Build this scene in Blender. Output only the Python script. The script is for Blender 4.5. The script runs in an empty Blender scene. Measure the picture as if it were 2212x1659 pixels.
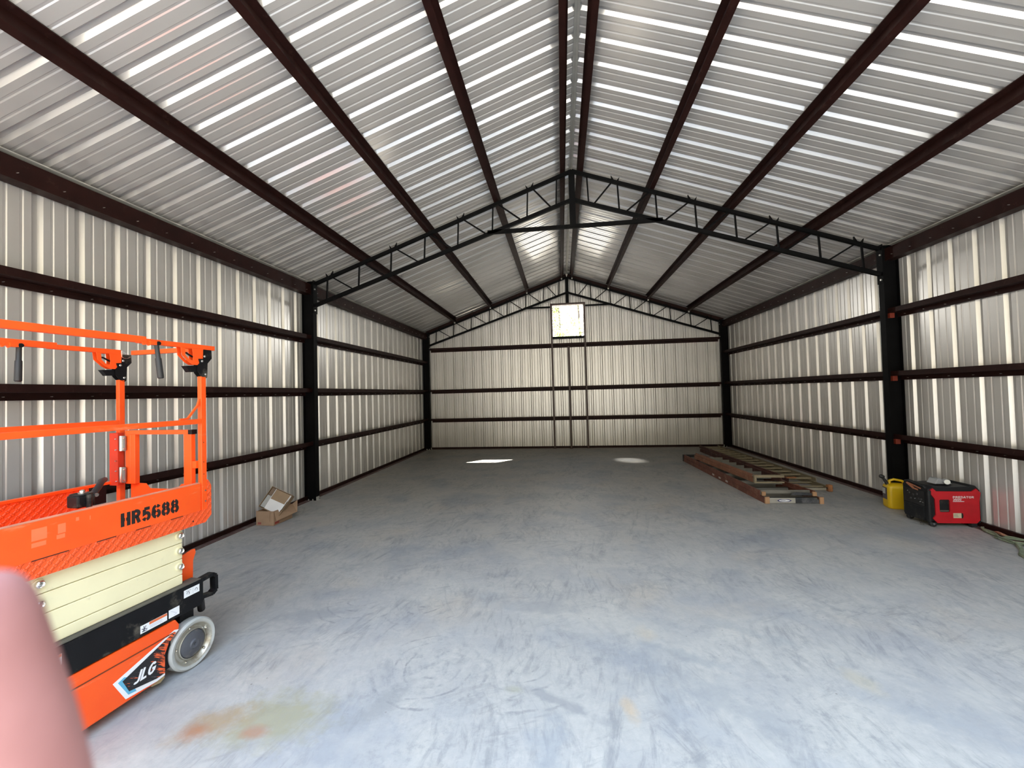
import bpy, bmesh, math, random
import numpy as np
from mathutils import Vector, Matrix

C = bpy.context.scene.collection
SC = bpy.context.scene
PI = math.pi
random.seed(7)

# ------------------------------------------------------------------ camera
F_PX = 885.41                      # focal length in pixels of the 2212 px wide frame
CAM = Vector((-0.2525, 0.0, 1.7029))
yaw, pit, rol = -0.1198, 0.0226, -0.0264
fw = Vector((math.sin(yaw)*math.cos(pit), math.cos(yaw)*math.cos(pit), math.sin(pit)))
rt0 = Vector((math.cos(yaw), -math.sin(yaw), 0.0))
up0 = rt0.cross(fw)
rt = rt0*math.cos(rol) + up0*math.sin(rol)
up = -rt0*math.sin(rol) + up0*math.cos(rol)
cd = bpy.data.cameras.new('camera')
cam = bpy.data.objects.new('camera', cd)
C.objects.link(cam)
M = Matrix((rt, up, -fw)).transposed().to_4x4()
M.translation = CAM
cam.matrix_world = M
cd.sensor_fit = 'HORIZONTAL'
cd.sensor_width = 36.0
cd.lens = 36.0*F_PX/2212.0
cd.clip_start = 0.005
cd.clip_end = 500
cd.dof.use_dof = True              # a phone's wide lens: only the finger against it goes soft
cd.dof.focus_distance = 6.0
cd.dof.aperture_fstop = 11.5
SC.camera = cam

SKY_COL = (1.66, 2.12, 2.80); LOW_BAND_COL = (.56, .51, .37); BAND_LO, BAND_HI = .30, .62; BACK_SKY_COL = (7.0, 6.9, 6.4)
SUN_E = 14.0; EXPO = 1.96; GROUND = ((.27, .245, .215), (.235, .22, .18))
# ------------------------------------------------------------------ sky, sun, exposure
W = bpy.data.worlds.new('world'); SC.world = W; W.use_nodes = True
nt = W.node_tree; nt.nodes.clear()
# bright summer sky above, dark band added below about 25 degrees to dim the rear floor (open towards the back of the building)
tc = nt.nodes.new('ShaderNodeTexCoord'); sp = nt.nodes.new('ShaderNodeSeparateXYZ')
nt.links.new(tc.outputs['Generated'], sp.inputs[0])
def wn(op, a, b=None):
    x = nt.nodes.new('ShaderNodeMath'); x.operation = op; x.use_clamp = op in ('SUBTRACT_C',)
    for i, v in enumerate((a, b)):
        if v is None: continue
        if isinstance(v, (int, float)): x.inputs[i].default_value = v
        else: nt.links.new(v, x.inputs[i])
    return x.outputs[0]
def wr(v, a, b):
    x = nt.nodes.new('ShaderNodeMapRange'); x.interpolation_type = 'SMOOTHSTEP'
    nt.links.new(v, x.inputs[0]); x.inputs[1].default_value = a; x.inputs[2].default_value = b; return x.outputs[0]
up_f = wr(sp.outputs[2], BAND_LO, BAND_HI)                  # 0 added band .. 1 open sky
back = wr(sp.outputs[1], .15, .45)                          # added band left out behind the building
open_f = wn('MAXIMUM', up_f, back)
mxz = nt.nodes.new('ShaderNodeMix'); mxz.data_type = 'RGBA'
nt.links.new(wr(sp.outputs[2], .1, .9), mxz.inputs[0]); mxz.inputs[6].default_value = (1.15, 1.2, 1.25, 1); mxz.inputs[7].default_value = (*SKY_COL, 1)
mxb = nt.nodes.new('ShaderNodeMix'); mxb.data_type = 'RGBA'      # low sky behind the building, brightened so the opening glares and glints on the roof
nt.links.new(wn('MULTIPLY', back, wr(sp.outputs[2], .75, .35)), mxb.inputs[0]); nt.links.new(mxz.outputs[2], mxb.inputs[6]); mxb.inputs[7].default_value = (*BACK_SKY_COL, 1)
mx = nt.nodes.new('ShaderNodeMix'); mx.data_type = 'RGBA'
nt.links.new(open_f, mx.inputs[0]); mx.inputs[6].default_value = (*LOW_BAND_COL, 1); nt.links.new(mxb.outputs[2], mx.inputs[7])
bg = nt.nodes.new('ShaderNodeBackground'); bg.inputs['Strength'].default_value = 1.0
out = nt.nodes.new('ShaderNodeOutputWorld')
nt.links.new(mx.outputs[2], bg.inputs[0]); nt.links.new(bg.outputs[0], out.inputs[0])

def lamp(name, kind, loc, direction, **kw):
    d = bpy.data.lights.new(name, kind)
    o = bpy.data.objects.new(name, d); C.objects.link(o)
    o.location = loc
    o.rotation_euler = Vector(direction).to_track_quat('-Z', 'Y').to_euler()
    for k, v in kw.items(): setattr(d, k, v)
    return o
SUN_DIR = Vector((-2.1, -2.3, -3.87)).normalized()
lamp('sun', 'SUN', (10, 20, 30), SUN_DIR, energy=SUN_E, angle=math.radians(0.53), color=(1.0, 0.93, 0.82))
# the open front gable, as a sampling portal for the sky (gives no light of its own)
po = lamp('front_opening_portal', 'AREA', (0, 0.15, 2.6), (0, 1, 0), shape='RECTANGLE', size=9.2, size_y=5.4)
po.data.cycles.is_portal = True

pw = lamp('window_portal', 'AREA', (0, 12.70, 3.865), (0, -1, 0), shape='RECTANGLE', size=.95, size_y=.95)
pw.data.cycles.is_portal = True
# added spot lamp beyond the square opening, for the fainter second floor patch
gl = Vector((0, 12.64, 3.86)); gd = (gl-Vector((1.35, 10.28, 0))).normalized()
lamp('floor_patch_spot', 'SPOT', gl+gd*1.6, -gd, energy=420.0, spot_size=math.radians(7.5), spot_blend=1.0, shadow_soft_size=.05, color=(1.0, .95, .86))
vs = SC.view_settings
SC.display_settings.display_device = 'sRGB'
vs.view_transform = 'Standard'; vs.look = 'None'; vs.gamma = 1.0; vs.use_curve_mapping = False
vs.exposure = EXPO
cy = SC.cycles
cy.use_denoising = True
cy.use_adaptive_sampling = True; cy.adaptive_threshold = .05
cy.max_bounces = 8; cy.diffuse_bounces = 6; cy.glossy_bounces = 3
cy.caustics_reflective = False; cy.caustics_refractive = False
cy.sample_clamp_indirect = 4.0

# ------------------------------------------------------------------ helpers
class MB:
    """collects shapes, built as ONE mesh object"""
    def __init__(s): s.v = []; s.f = []
    def add(s, vs, fs):
        n = len(s.v); s.v += [tuple(v) for v in vs]; s.f += [tuple(i+n for i in f) for f in fs]; return s
    def box(s, a, b, bev=0.0):
        x0, y0, z0 = (min(a[i], b[i]) for i in range(3)); x1, y1, z1 = (max(a[i], b[i]) for i in range(3))
        if bev > 0:
            bm = bmesh.new(); bmesh.ops.create_cube(bm, size=1)
            for v in bm.verts:
                v.co = Vector(((x0+x1)/2+v.co.x*(x1-x0), (y0+y1)/2+v.co.y*(y1-y0), (z0+z1)/2+v.co.z*(z1-z0)))
            bmesh.ops.bevel(bm, geom=bm.edges[:], offset=bev, segments=2, profile=.5, affect='EDGES')
            bm.verts.index_update()
            s.add([v.co[:] for v in bm.verts], [[v.index for v in f.verts] for f in bm.faces]); bm.free(); return s
        return s.add([(x0,y0,z0),(x1,y0,z0),(x1,y1,z0),(x0,y1,z0),(x0,y0,z1),(x1,y0,z1),(x1,y1,z1),(x0,y1,z1)],
                     [(0,3,2,1),(4,5,6,7),(0,1,5,4),(1,2,6,5),(2,3,7,6),(3,0,4,7)])
    def prism(s, prof, o, ex, ey, ez):
        """closed 2D profile (u,v) in the plane o+u*ex+v*ey, extruded by vector ez"""
        o, ex, ey, ez = Vector(o), Vector(ex), Vector(ey), Vector(ez)
        n = len(prof)
        A = [o+ex*u+ey*v for u, v in prof]; B = [p+ez for p in A]
        fs = [(i, (i+1) % n, n+(i+1) % n, n+i) for i in range(n)]
        return s.add(A+B, fs+[tuple(range(n-1, -1, -1)), tuple(range(n, 2*n))])
    def bar(s, a, b, w, h, upv=(0, 0, 1)):
        """rectangular bar from a to b, w wide, h high (h along upv)"""
        a, b = Vector(a), Vector(b); d = (b-a).normalized(); u = Vector(upv)
        x = d.cross(u).normalized(); y = x.cross(d)
        return s.prism([(-w/2,-h/2),(w/2,-h/2),(w/2,h/2),(-w/2,h/2)], a, x, y, b-a)
    def tube(s, pts, r, n=10, cap=True):
        pts = [Vector(p) for p in pts]; rs = r if isinstance(r, (list, tuple)) else [r]*len(pts)
        V = []; F = []; prev = None
        for i, p in enumerate(pts):
            if i == 0: d = pts[1]-pts[0]
            elif i == len(pts)-1: d = pts[-1]-pts[-2]
            else: d = (pts[i+1]-p).normalized()+(p-pts[i-1]).normalized()
            d.normalize()
            if prev is None:
                x = d.cross(Vector((0,0,1)) if abs(d.z) < .9 else Vector((1,0,0))).normalized()
            else: x = (prev-d*prev.dot(d)).normalized()
            prev = x; y = d.cross(x)
            for k in range(n):
                a = 2*PI*k/n; V.append(p+(x*math.cos(a)+y*math.sin(a))*rs[i])
        for i in range(len(pts)-1):
            for k in range(n): F.append((i*n+k, i*n+(k+1)%n, (i+1)*n+(k+1)%n, (i+1)*n+k))
        if cap: F.append(tuple(range(n-1,-1,-1))); F.append(tuple(range((len(pts)-1)*n, len(pts)*n)))
        return s.add(V, F)
    def cyl(s, a, b, r, n=16): return s.tube([a, b], r, n)
    def lathe(s, prof, o, axis, n=32, caps=True):
        """prof: (distance along the axis, radius)"""
        o = Vector(o); d = Vector(axis).normalized()
        x = d.cross(Vector((0,0,1)) if abs(d.z) < .9 else Vector((1,0,0))).normalized(); y = d.cross(x)
        V = []; F = []
        for t, r in prof:
            for k in range(n):
                a = 2*PI*k/n; V.append(o+d*t+(x*math.cos(a)+y*math.sin(a))*max(r, 1e-5))
        m = len(prof)
        for i in range(m-1):
            for k in range(n): F.append((i*n+k, (i+1)*n+k, (i+1)*n+(k+1)%n, i*n+(k+1)%n))
        if caps: F.append(tuple(range(n))); F.append(tuple(range((m-1)*n, m*n))[::-1])
        return s.add(V, F)
    def build(s, name, mat, parent=None, smooth=False, bev=0.0, fix=True):
        me = bpy.data.meshes.new(name); me.from_pydata(s.v, [], s.f)
        bm = bmesh.new(); bm.from_mesh(me)
        if fix: bmesh.ops.recalc_face_normals(bm, faces=bm.faces[:])
        if smooth:
            for f in bm.faces: f.smooth = True
            for e in bm.edges:
                if len(e.link_faces) == 2 and e.calc_face_angle(0) > 0.6: e.smooth = False
        bm.to_mesh(me); bm.free()
        if mat: me.materials.append(mat)
        o = bpy.data.objects.new(name, me); C.objects.link(o)
        if parent: o.parent = parent
        if bev:
            m = o.modifiers.new('bevel', 'BEVEL'); m.width = bev; m.segments = 2; m.limit_method = 'ANGLE'; m.angle_limit = .6
        return o

def tag(o, label=None, cat=None, group=None, kind=None):
    if label: o['label'] = label
    if cat: o['category'] = cat
    if group: o['group'] = group
    if kind: o['kind'] = kind
    return o
def thing(name, label, cat, loc=(0,0,0), rotz=0.0, group=None):
    o = bpy.data.objects.new(name, None); C.objects.link(o)
    o.empty_display_size = .1
    o.location = loc; o.rotation_euler = (0, 0, rotz)
    return tag(o, label, cat, group, 'thing')
def struct(o, label, cat=None): return tag(o, label, cat, None, 'structure')

# ------------------------------------------------------------------ materials
class N:
    """small node-tree writer"""
    def __init__(s, name):
        s.m = bpy.data.materials.new(name); s.m.use_nodes = True; s.t = s.m.node_tree; s.t.nodes.clear()
        s.out = s.t.nodes.new('ShaderNodeOutputMaterial'); s.b = s.t.nodes.new('ShaderNodeBsdfPrincipled')
        s.t.links.new(s.b.outputs[0], s.out.inputs[0])
    def n(s, kind, ins=None, **kw):
        x = s.t.nodes.new('ShaderNode'+kind)
        for k, v in kw.items(): setattr(x, k, v)
        for k, v in (ins or {}).items(): s.put(x.inputs[k], v)
        return x
    def put(s, sock, v):
        if isinstance(v, bpy.types.NodeSocket): s.t.links.new(v, sock)
        else:
            if sock.type == 'RGBA' and len(v) == 3: v = (*v, 1)
            sock.default_value = v
    def set(s, **kw):
        for k, v in kw.items(): s.put(s.b.inputs[k.replace('_', ' ')], v)
        return s
    def math(s, op, a, b=0.0, clamp=False):
        x = s.n('Math', {0: a, 1: b}, operation=op); x.use_clamp = clamp; return x.outputs[0]
    def noise(s, vec, scale, detail=4, rough=.55, dist=0.0):
        return s.n('TexNoise', {'Vector': vec, 'Scale': scale, 'Detail': detail, 'Roughness': rough, 'Distortion': dist}).outputs[0]
    def mapping(s, vec, scale=(1,1,1), rot=(0,0,0), loc=(0,0,0)):
        return s.n('Mapping', {'Vector': vec, 'Scale': scale, 'Rotation': rot, 'Location': loc}).outputs[0]
    def ramp(s, f, stops, interp='LINEAR'):
        x = s.n('ValToRGB', {0: f}); r = x.color_ramp; r.interpolation = interp
        while len(r.elements) < len(stops): r.elements.new(.5)
        for e, (p, c) in zip(r.elements, stops):
            e.position = p; e.color = (c, c, c, 1) if not isinstance(c, (tuple, list)) else (*c, 1)
        return x.outputs[0]
    def mix(s, f, a, b, blend='MIX'):
        x = s.n('Mix', {}, data_type='RGBA', blend_type=blend)
        s.put(x.inputs[0], f); s.put(x.inputs[6], a); s.put(x.inputs[7], b); return x.outputs[2]
    def bump(s, h, strength=.2, dist=.01):
        s.put(s.b.inputs['Normal'], s.n('Bump', {'Height': h, 'Strength': strength, 'Distance': dist}).outputs[0]); return s
    def pos(s): return s.n('NewGeometry').outputs['Position']
    def obj(s): return s.n('TexCoord').outputs['Object']

def paint(name, col, rough=.45, metal=0.0, var=.12, vscale=6.0, dirt=None, dirt_amt=.0, spec=.5, bump=0.0, dscale=9.0):
    m = N(name); p = m.obj()
    n1 = m.noise(p, vscale, 5)
    c = m.mix(m.ramp(n1, [(.3, 0.0), (.7, 1.0)]), [x*(1-var) for x in col], [min(1, x*(1+var)) for x in col])
    if dirt:
        n2 = m.noise(p, dscale, 8, .7)
        c = m.mix(m.ramp(n2, [(.62-dirt_amt*.25, 0.0), (.72-dirt_amt*.1, 1.0)]), c, dirt)
    m.set(Base_Color=c, Metallic=metal, Specular_IOR_Level=spec)
    r = m.n('MapRange', {0: m.noise(p, vscale*2.3, 4), 3: rough-.08, 4: rough+.1}).outputs[0]
    m.set(Roughness=r)
    if bump: m.bump(m.noise(p, 60, 4), bump, .002)
    return m.m
# ------------------------------------------------------------------ dimensions (metres)
WX = 4.572            # half width, at the steel line
SX = 4.585            # side sheeting
Y0, Y1, Y2 = 0.33, 6.4335, 12.4864     # front opening, middle frame, rear frame
YE = 12.64            # end wall sheeting
H, RISE = 3.7161, 1.6169
K = RISE/WX
def zroof(x): return H+RISE-K*abs(x)
NRM = math.hypot(1, K)

# ------------------------------------------------------------------ structure materials
def m_sheet(name='backer_painted_steel_sheet', r0=.28, r1=.37):
    m = N(name); p = m.pos()
    a = m.noise(p, 1.3, 4)
    b = m.noise(m.mapping(p, (40, 40, 2.0)), 1.0, 3)
    c = m.mix(m.ramp(a, [(.35, 0), (.65, 1)]), (.655, .635, .615), (.715, .695, .675))
    c = m.mix(m.math('MULTIPLY', b, .12), c, (.59, .57, .54))
    m.set(Base_Color=c, Roughness=m.n('MapRange', {0: a, 3: r0, 4: r1}).outputs[0], Specular_IOR_Level=.5, Metallic=.42)
    m.bump(m.noise(p, 5, 3), .06, .01)
    return m.m
SHEET = m_sheet()
ROOFSHEET = m_sheet('roof_sheet_underside', .16, .24)
RED = paint('red_oxide_primer', (.020, .0062, .0050), .55, var=.25, spec=.16, dirt=(.05, .025, .02), dirt_amt=.15)
BLACK = paint('black_primer_steel', (.0035, .0035, .004),   .55, var=.3, spec=.08, dirt=(.010, .010, .008), dirt_amt=.1)
ZINC = paint('zinc_bolt', (.62, .60, .56), .35, metal=.9, var=.1)
GALV = paint('galvanised_trim', (.55, .54, .50), .4, metal=.4, var=.1)

def m_floor():
    m = N('machine_trowelled_concrete'); p = m.pos()
    big = m.noise(p, .55, 5, .6)
    mid = m.noise(m.mapping(p, (1, 1, 1), (0, 0, .35)), 2.2, 8, .62, .6)
    fine = m.noise(p, 26, 8, .7)
    c = m.mix(m.ramp(big, [(.35, 0), (.65, 1)]), (.50, .515, .55), (.575, .575, .56))
    c = m.mix(m.ramp(mid, [(.40, 0.0), (.62, .75)]), c, (.66, .655, .64))
    c = m.mix(m.ramp(m.noise(m.mapping(p, (1,1,1), (0,0,0), (7,3,0)), 1.3, 4), [(.50, 0.0), (.68, .75)]), c, (.37, .41, .48))
    c = m.mix(m.ramp(m.noise(m.mapping(p, (1,1,1), (0,0,0), (31,8,0)), 1.1, 5), [(.56, 0.0), (.74, .55)]), c, (.66, .58, .48))
    # drag marks: long thin noise, bent and broken up by a second noise
    def streaks(rot, sc, loc, lo, hi, amt, col, base):
        q = m.mapping(m.mapping(p, (1,1,1), (0, 0, -rot)), sc, (0,0,0), loc)
        s1 = m.ramp(m.noise(q, 1.0, 9, .72, .5), [(lo, 0.0), (hi, 1.0)])
        k = m.ramp(m.noise(m.mapping(p, (1,1,1), (0,0,0), (loc[0]*3, loc[1], 0)), 1.6, 5), [(.47, 0.0), (.60, 1.0)])
        return m.mix(m.math('MULTIPLY', m.math('MULTIPLY', s1, k), amt), base, col)
    c = streaks(1.35, (2.0, 11, 1), (3, 1, 0), .50, .63, .50, (.20, .22, .26), c)
    c = streaks(2.0, (2.4, 12, 1), (11, 5, 0), .52, .64, .42, (.21, .23, .27), c)
    c = streaks(1.65, (4, 20, 1), (17, 9, 0), .50, .66, .48, (.18, .20, .23), c)
    c = streaks(-.25, (7, 7, 1), (27, 19, 0), .52, .66, .45, (.24, .27, .31), c)
    c = streaks(.45, (2.0, 11, 1), (21, 2, 0), .54, .66, .50, (.23, .24, .27), c)
    c = m.mix(m.math('MULTIPLY', m.ramp(m.noise(p, 14, 9, .78), [(.50, 0), (.68, 1)]), m.ramp(m.noise(p, 1.4, 4), [(.42, .1), (.62, .75)])), c, (.27, .29, .33))
    c = m.mix(m.ramp(m.noise(p, 6, 8, .75), [(.52, 0), (.66, .38)]), c, (.70, .69, .68))
    # trowel arcs: rings around scattered centres, only where a noise lets them show
    def arcs(cx, cyy, r0, r1, a0, a1, amt):
        nonlocal c
        d = m.n('VectorMath', {0: p, 1: (cx, cyy, 0)}, operation='SUBTRACT').outputs[0]
        sx = m.n('SeparateXYZ', {0: d})
        rr = m.math('SQRT', m.math('ADD', m.math('POWER', sx.outputs[0], 2.0), m.math('POWER', sx.outputs[1], 2.0)))
        rr = m.math('ADD', rr, m.math('MULTIPLY', m.noise(p, 2.5, 4, .55), .16))
        ring = m.math('SINE', m.math('MULTIPLY', rr, 78.0))
        ring = m.ramp(ring, [(.62, 0.0), (1.0, 1.0)])
        inr = m.math('MULTIPLY', m.n('MapRange', {0: rr, 1: r0, 2: r0+.06}).outputs[0], m.n('MapRange', {0: rr, 1: r1, 2: r1-.06}).outputs[0])
        ang = m.math('ARCTAN2', sx.outputs[1], sx.outputs[0])
        ina = m.math('MULTIPLY', m.n('MapRange', {0: ang, 1: a0, 2: a0+.5}).outputs[0], m.n('MapRange', {0: ang, 1: a1, 2: a1-.5}).outputs[0])
        br = m.ramp(m.noise(p, 8, 6, .7), [(.46, 0.0), (.62, 1.0)])
        f = m.math('MULTIPLY', m.math('MULTIPLY', ring, inr), m.math('MULTIPLY', ina, br))
        c = m.mix(m.math('MULTIPLY', f, amt*.85), c, (.20, .22, .26))
    ARCS = []
    for a in FLOOR_ARCS: arcs(*a)
    # stains
    def blot(cx, cyy, rx, ry, rot, col, amt, nz=.35):
        nonlocal c
        q = m.n('VectorMath', {0: p, 1: (cx, cyy, 0)}, operation='SUBTRACT').outputs[0]
        q = m.mapping(m.mapping(q, (1,1,1), (0, 0, -rot)), (1/rx, 1/ry, 0))
        ln = m.n('VectorMath', {0: q}, operation='LENGTH').outputs['Value']
        ln = m.math('ADD', ln, m.math('MULTIPLY', m.math('SUBTRACT', m.noise(p, 9, 6, .65), .5), nz*4))
        c = m.mix(m.math('MULTIPLY', m.ramp(ln, [(.35, 1.0), (1.0, 0.0)]), amt), c, col)
    for b in FLOOR_STAINS: blot(*b)
    # pits and specks
    sp = m.n('TexVoronoi', {'Vector': p, 'Scale': 9.0}).outputs['Distance']
    c = m.mix(m.math('MULTIPLY', m.ramp(sp, [(.02, 1.0), (.07, 0.0)]), m.ramp(m.noise(p, 3, 3), [(.5, 0), (.6, .8)])), c, (.16, .14, .13))
    c = m.mix(m.ramp(fine, [(.3, .32), (.7, 0.0)]), c, (.36, .38, .41))
    c = m.mix(1.0, c, (.775, .745, .685), 'MULTIPLY')
    m.set(Base_Color=c, Roughness=m.n('MapRange', {0: mid, 3: .42, 4: .68}).outputs[0], Specular_IOR_Level=.4)
    m.bump(m.math('ADD', m.math('MULTIPLY', fine, .5), mid), .10, .01)
    return m.m


# ------------------------------------------------------------------ floor and ground
FLOOR_ARCS = [(-1.95, 3.30, .10, .52, -3.1, -.2, .8), (-1.10, 2.52, .08, .50, 1.6, 6.5, .75), (-1.10, 2.52, .08, .50, -3.3, .2, .75),
              (-1.42, 3.32, .08, .45, -2.6, -.1, .8), (-1.72, 2.60, .05, .42, 1.5, 3.3, .8), (-.55, 2.62, .1, .55, -2.4, -.3, .7)]
FLOOR_STAINS = [(-1.82, 2.06, .36, .24, .2, (.40, .39, .24), .75, .45), (-2.13, 2.0, .24, .13, .5, (.46, .34, .20), .8, .4),
                (-2.19, 1.94, .10, .07, 0, (.48, .23, .12), .85, .3), (-1.86, 1.965, .09, .06, 0, (.48, .26, .17), .8, .25),
                (-.574, 2.373, .07, .04, 0, (.40, .41, .32), .6, .3), (.06, 2.28, .05, .13, .2, (.70, .52, .32), .55, .4),
                (.281, 2.98, .09, .11, 0, (.66, .58, .46), .5, .4), (1.41, 2.61, .08, .16, .3, (.66, .60, .45), .45, .4),
                (-1.28, 2.20, .30, .10, .9, (.33, .35, .37), .5, .8), (-.37, 2.02, .12, .30, 0, (.38, .43, .50), .45, .8),
                (-.31, 2.30, .30, .045, -.45, (.30, .32, .36), .6, .6), (.50, 2.75, .35, .06, -.5, (.36, .40, .45), .5, .8),
                (.55, 2.40, .45, .14, -.6, (.37, .40, .44), .45, .9), (-.46, 3.3, .35, .15, 0, (.36, .38, .42), .5, .6),
                (1.55, 2.35, .40, .10, -.5, (.40, .44, .50), .4, .9), (1.0, 3.05, .35, .07, -.5, (.40, .44, .48), .4, .9),
                (-2.25, 3.05, .35, .16, .2, (.30, .33, .38), .55, .6)]
CONC = m_floor()
struct(MB().box((-4.66, -3.0, -.15), (4.66, 12.70, 0)).build('floor', CONC), 'pale grey trowelled concrete slab floor with scuffs and stains', 'floor')

g = N('dry_ground'); p = g.pos()
g.set(Base_Color=g.mix(g.noise(p, .3, 6), *GROUND), Roughness=.95)
gm = MB(); gm.add([(-90,-90,-.16),(90,-90,-.16),(90,90,-.16),(-90,90,-.16)], [(0,1,2,3)])
struct(gm.build('ground_outside', g.m), 'dry dirt and grass ground outside the building', 'ground')

# ------------------------------------------------------------------ ribbed sheets
PITCH = .3048
def rib_profile(a, b, phase, extra=()):
    """(position, outward height) along a wall between a and b, major rib centred on phase + n*PITCH"""
    one = [(-.040, 0), (-.017, .030), (.017, .030), (.040, 0), (.088, 0), (.096, .005), (.108, .005), (.116, 0),
           (.189, 0), (.197, .005), (.209, .005), (.217, 0)]
    pts = []
    k = math.floor((a-phase)/PITCH)-1
    while phase+k*PITCH < b+PITCH:
        pts += [(phase+k*PITCH+u, h) for u, h in one]; k += 1
    xs = [q[0] for q in pts]; hs = [q[1] for q in pts]
    res = [(a, float(np.interp(a, xs, hs)))]+[q for q in pts if a < q[0] < b]+[(b, float(np.interp(b, xs, hs)))]
    for e in extra: res.append((e, float(np.interp(e, xs, hs))))
    return sorted(set(res))
def sheet(P0, P1, name, mat, th=.0012):
    """thin sheet between two equal point rows"""
    mb = MB(); n = len(P0)
    mb.add([*P0, *P1], [(i, i+1, n+i+1, n+i) for i in range(n-1)])
    o = mb.build(name, mat, fix=False)
    s = o.modifiers.new('thickness', 'SOLIDIFY'); s.thickness = th; s.offset = 0
    return o
for sgn, side in ((-1, 'left'), (1, 'right')):
    prof = rib_profile(.2, YE+.02, 5.049 if sgn < 0 else 5.051)
    o = sheet([(sgn*(SX+h), y, .002) for y, h in prof], [(sgn*(SX+h), y, zroof(SX)+.03) for y, h in prof], 'wall_'+side, SHEET)
    struct(o, 'off-white ribbed metal sheet wall on the %s side' % side, 'wall')
# end wall, with the window hole
wx0, wx1, wz0, wz1 = -.475, .475, 3.385, 4.345
prof = rib_profile(-SX-.03, SX+.03, -4.207+PITCH*.0, (wx0, wx1))
mb = MB()
for (a, ha), (b, hb) in zip(prof[:-1], prof[1:]):
    za, zb = zroof(a)+.02, zroof(b)+.02
    if a < 0 < b: pass
    ya, yb = YE+ha, YE+hb
    if a >= wx0-1e-6 and b <= wx1+1e-6:
        mb.add([(a,ya,.002),(b,yb,.002),(b,yb,wz0),(a,ya,wz0)], [(0,1,2,3)])
        mb.add([(a,ya,wz1),(b,yb,wz1),(b,yb,zb),(a,ya,za)], [(0,1,2,3)])
    else:
        mb.add([(a,ya,.002),(b,yb,.002),(b,yb,zb),(a,ya,za)], [(0,1,2,3)])
o = mb.build('wall_back', SHEET, fix=False)
o.modifiers.new('thickness', 'SOLIDIFY').thickness = .0012
struct(o, 'off-white ribbed metal sheet end wall with a square opening', 'wall')
# roof: both slopes
prof = rib_profile(.15, YE+.08, 5.05)
mb = MB()
for sgn in (-1, 1):
    n = len(prof); A = []; B = []
    for y, h in prof:
        A.append((sgn*.0, y, zroof(0)+.0+h)); B.append((sgn*(SX+.06), y, zroof(SX+.06)+h))
    mb.add(A+B, [(i, i+1, n+i+1, n+i) if sgn > 0 else (i, n+i, n+i+1, i+1) for i in range(n-1)])
o = mb.build('ceiling', ROOFSHEET, fix=False)
o.modifiers.new('thickness', 'SOLIDIFY').thickness = .0012
struct(o, 'off-white ribbed metal roof sheets seen from below, both slopes', 'ceiling')
# ridge seam strip
mb = MB()
for sgn in (-1, 1): mb.bar((sgn*.014, .2, zroof(0)-.012), (sgn*.014, YE, zroof(0)-.012), .028, .002, (sgn*K, 0, 1))
struct(mb.build('trim_1', GALV), 'thin grey ridge flashing along the peak', 'trim')

# base angles along the walls
RED2 = paint('red_primer_flange', (.115, .062, .055), .55, var=.2, dirt=(.20, .17, .15), dirt_amt=.4)
for sgn, side in ((-1, 'left'), (1, 'right')):
    mb = MB().box((sgn*4.545, .3, .0), (sgn*4.575, YE-.03, .060))
    o = mb.build('baseboard_'+side, RED)
    MB().box((sgn*4.455, .3, .0), (sgn*4.5449, YE-.03, .006)).build('flange', RED2, o)
    struct(o, 'dark red steel base angle along the foot of the %s wall' % side, 'baseboard')
o = MB().box((-4.54, YE-.03, 0), (4.54, YE-.005, .055)).build('baseboard_back', RED)
MB().box((-4.45, YE-.12, 0), (4.45, YE-.0301, .005)).build('flange', RED2, o)
struct(o, 'dark red steel base angle along the foot of the end wall', 'baseboard')
# rake angles under the roof at the end wall
for sgn, nm in ((-1, 'trim_2'), (1, 'trim_3')):
    mb = MB()
    a = Vector((sgn*.02, YE-.05, zroof(.02)-.075)); b = Vector((sgn*4.55, YE-.05, zroof(4.55)-.075))
    mb.bar(a, b, .09, .10)
    struct(mb.build(nm, RED), 'dark red rake angle under the roof edge, %s slope' % ('left' if sgn < 0 else 'right'), 'trim')
# light closure strip above the eave struts
for sgn, nm in ((-1, 'trim_4'), (1, 'trim_5')):
    a = Vector((sgn*4.50, .3, 3.672)); b = Vector((sgn*4.50, YE-.1, 3.672))
    struct(MB().bar(a, b, .10, .012, (sgn*.35, 0, 1)).build(nm, GALV), 'light grey closure strip above the %s eave strut' % ('left' if sgn < 0 else 'right'), 'trim')

# ------------------------------------------------------------------ steel sections
def zsection(depth, fl, t=.004, lip=.012):
    """closed outline of a Z: u = across depth, v = flange direction. inner flange up (+v) at u=0, outer flange down at u=depth"""
    return [(0, -t/2), (depth-t, -t/2), (depth-t, -fl), (depth-lip, -fl), (depth-lip, -fl-t), (depth, -fl-t), (depth, t/2),
            (t, t/2), (t, fl), (lip, fl), (lip, fl+t), (0, fl+t)]
SCREW = MB().cyl((0, 0, 0), (-.016, 0, 0), .0035, 6); SCREW.cyl((-.016,0,0), (-.022,0,0), .002, 6)
screw_me = SCREW.build('screw', ZINC); scr_mesh = screw_me.data; bpy.data.objects.remove(screw_me)
def screws(parent, pts, flip=1):
    for q in pts:
        o = bpy.data.objects.new('screw', scr_mesh); C.objects.link(o); o.parent = parent; o.location = q
        if flip < 0: o.rotation_euler = (0, 0, PI)

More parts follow.
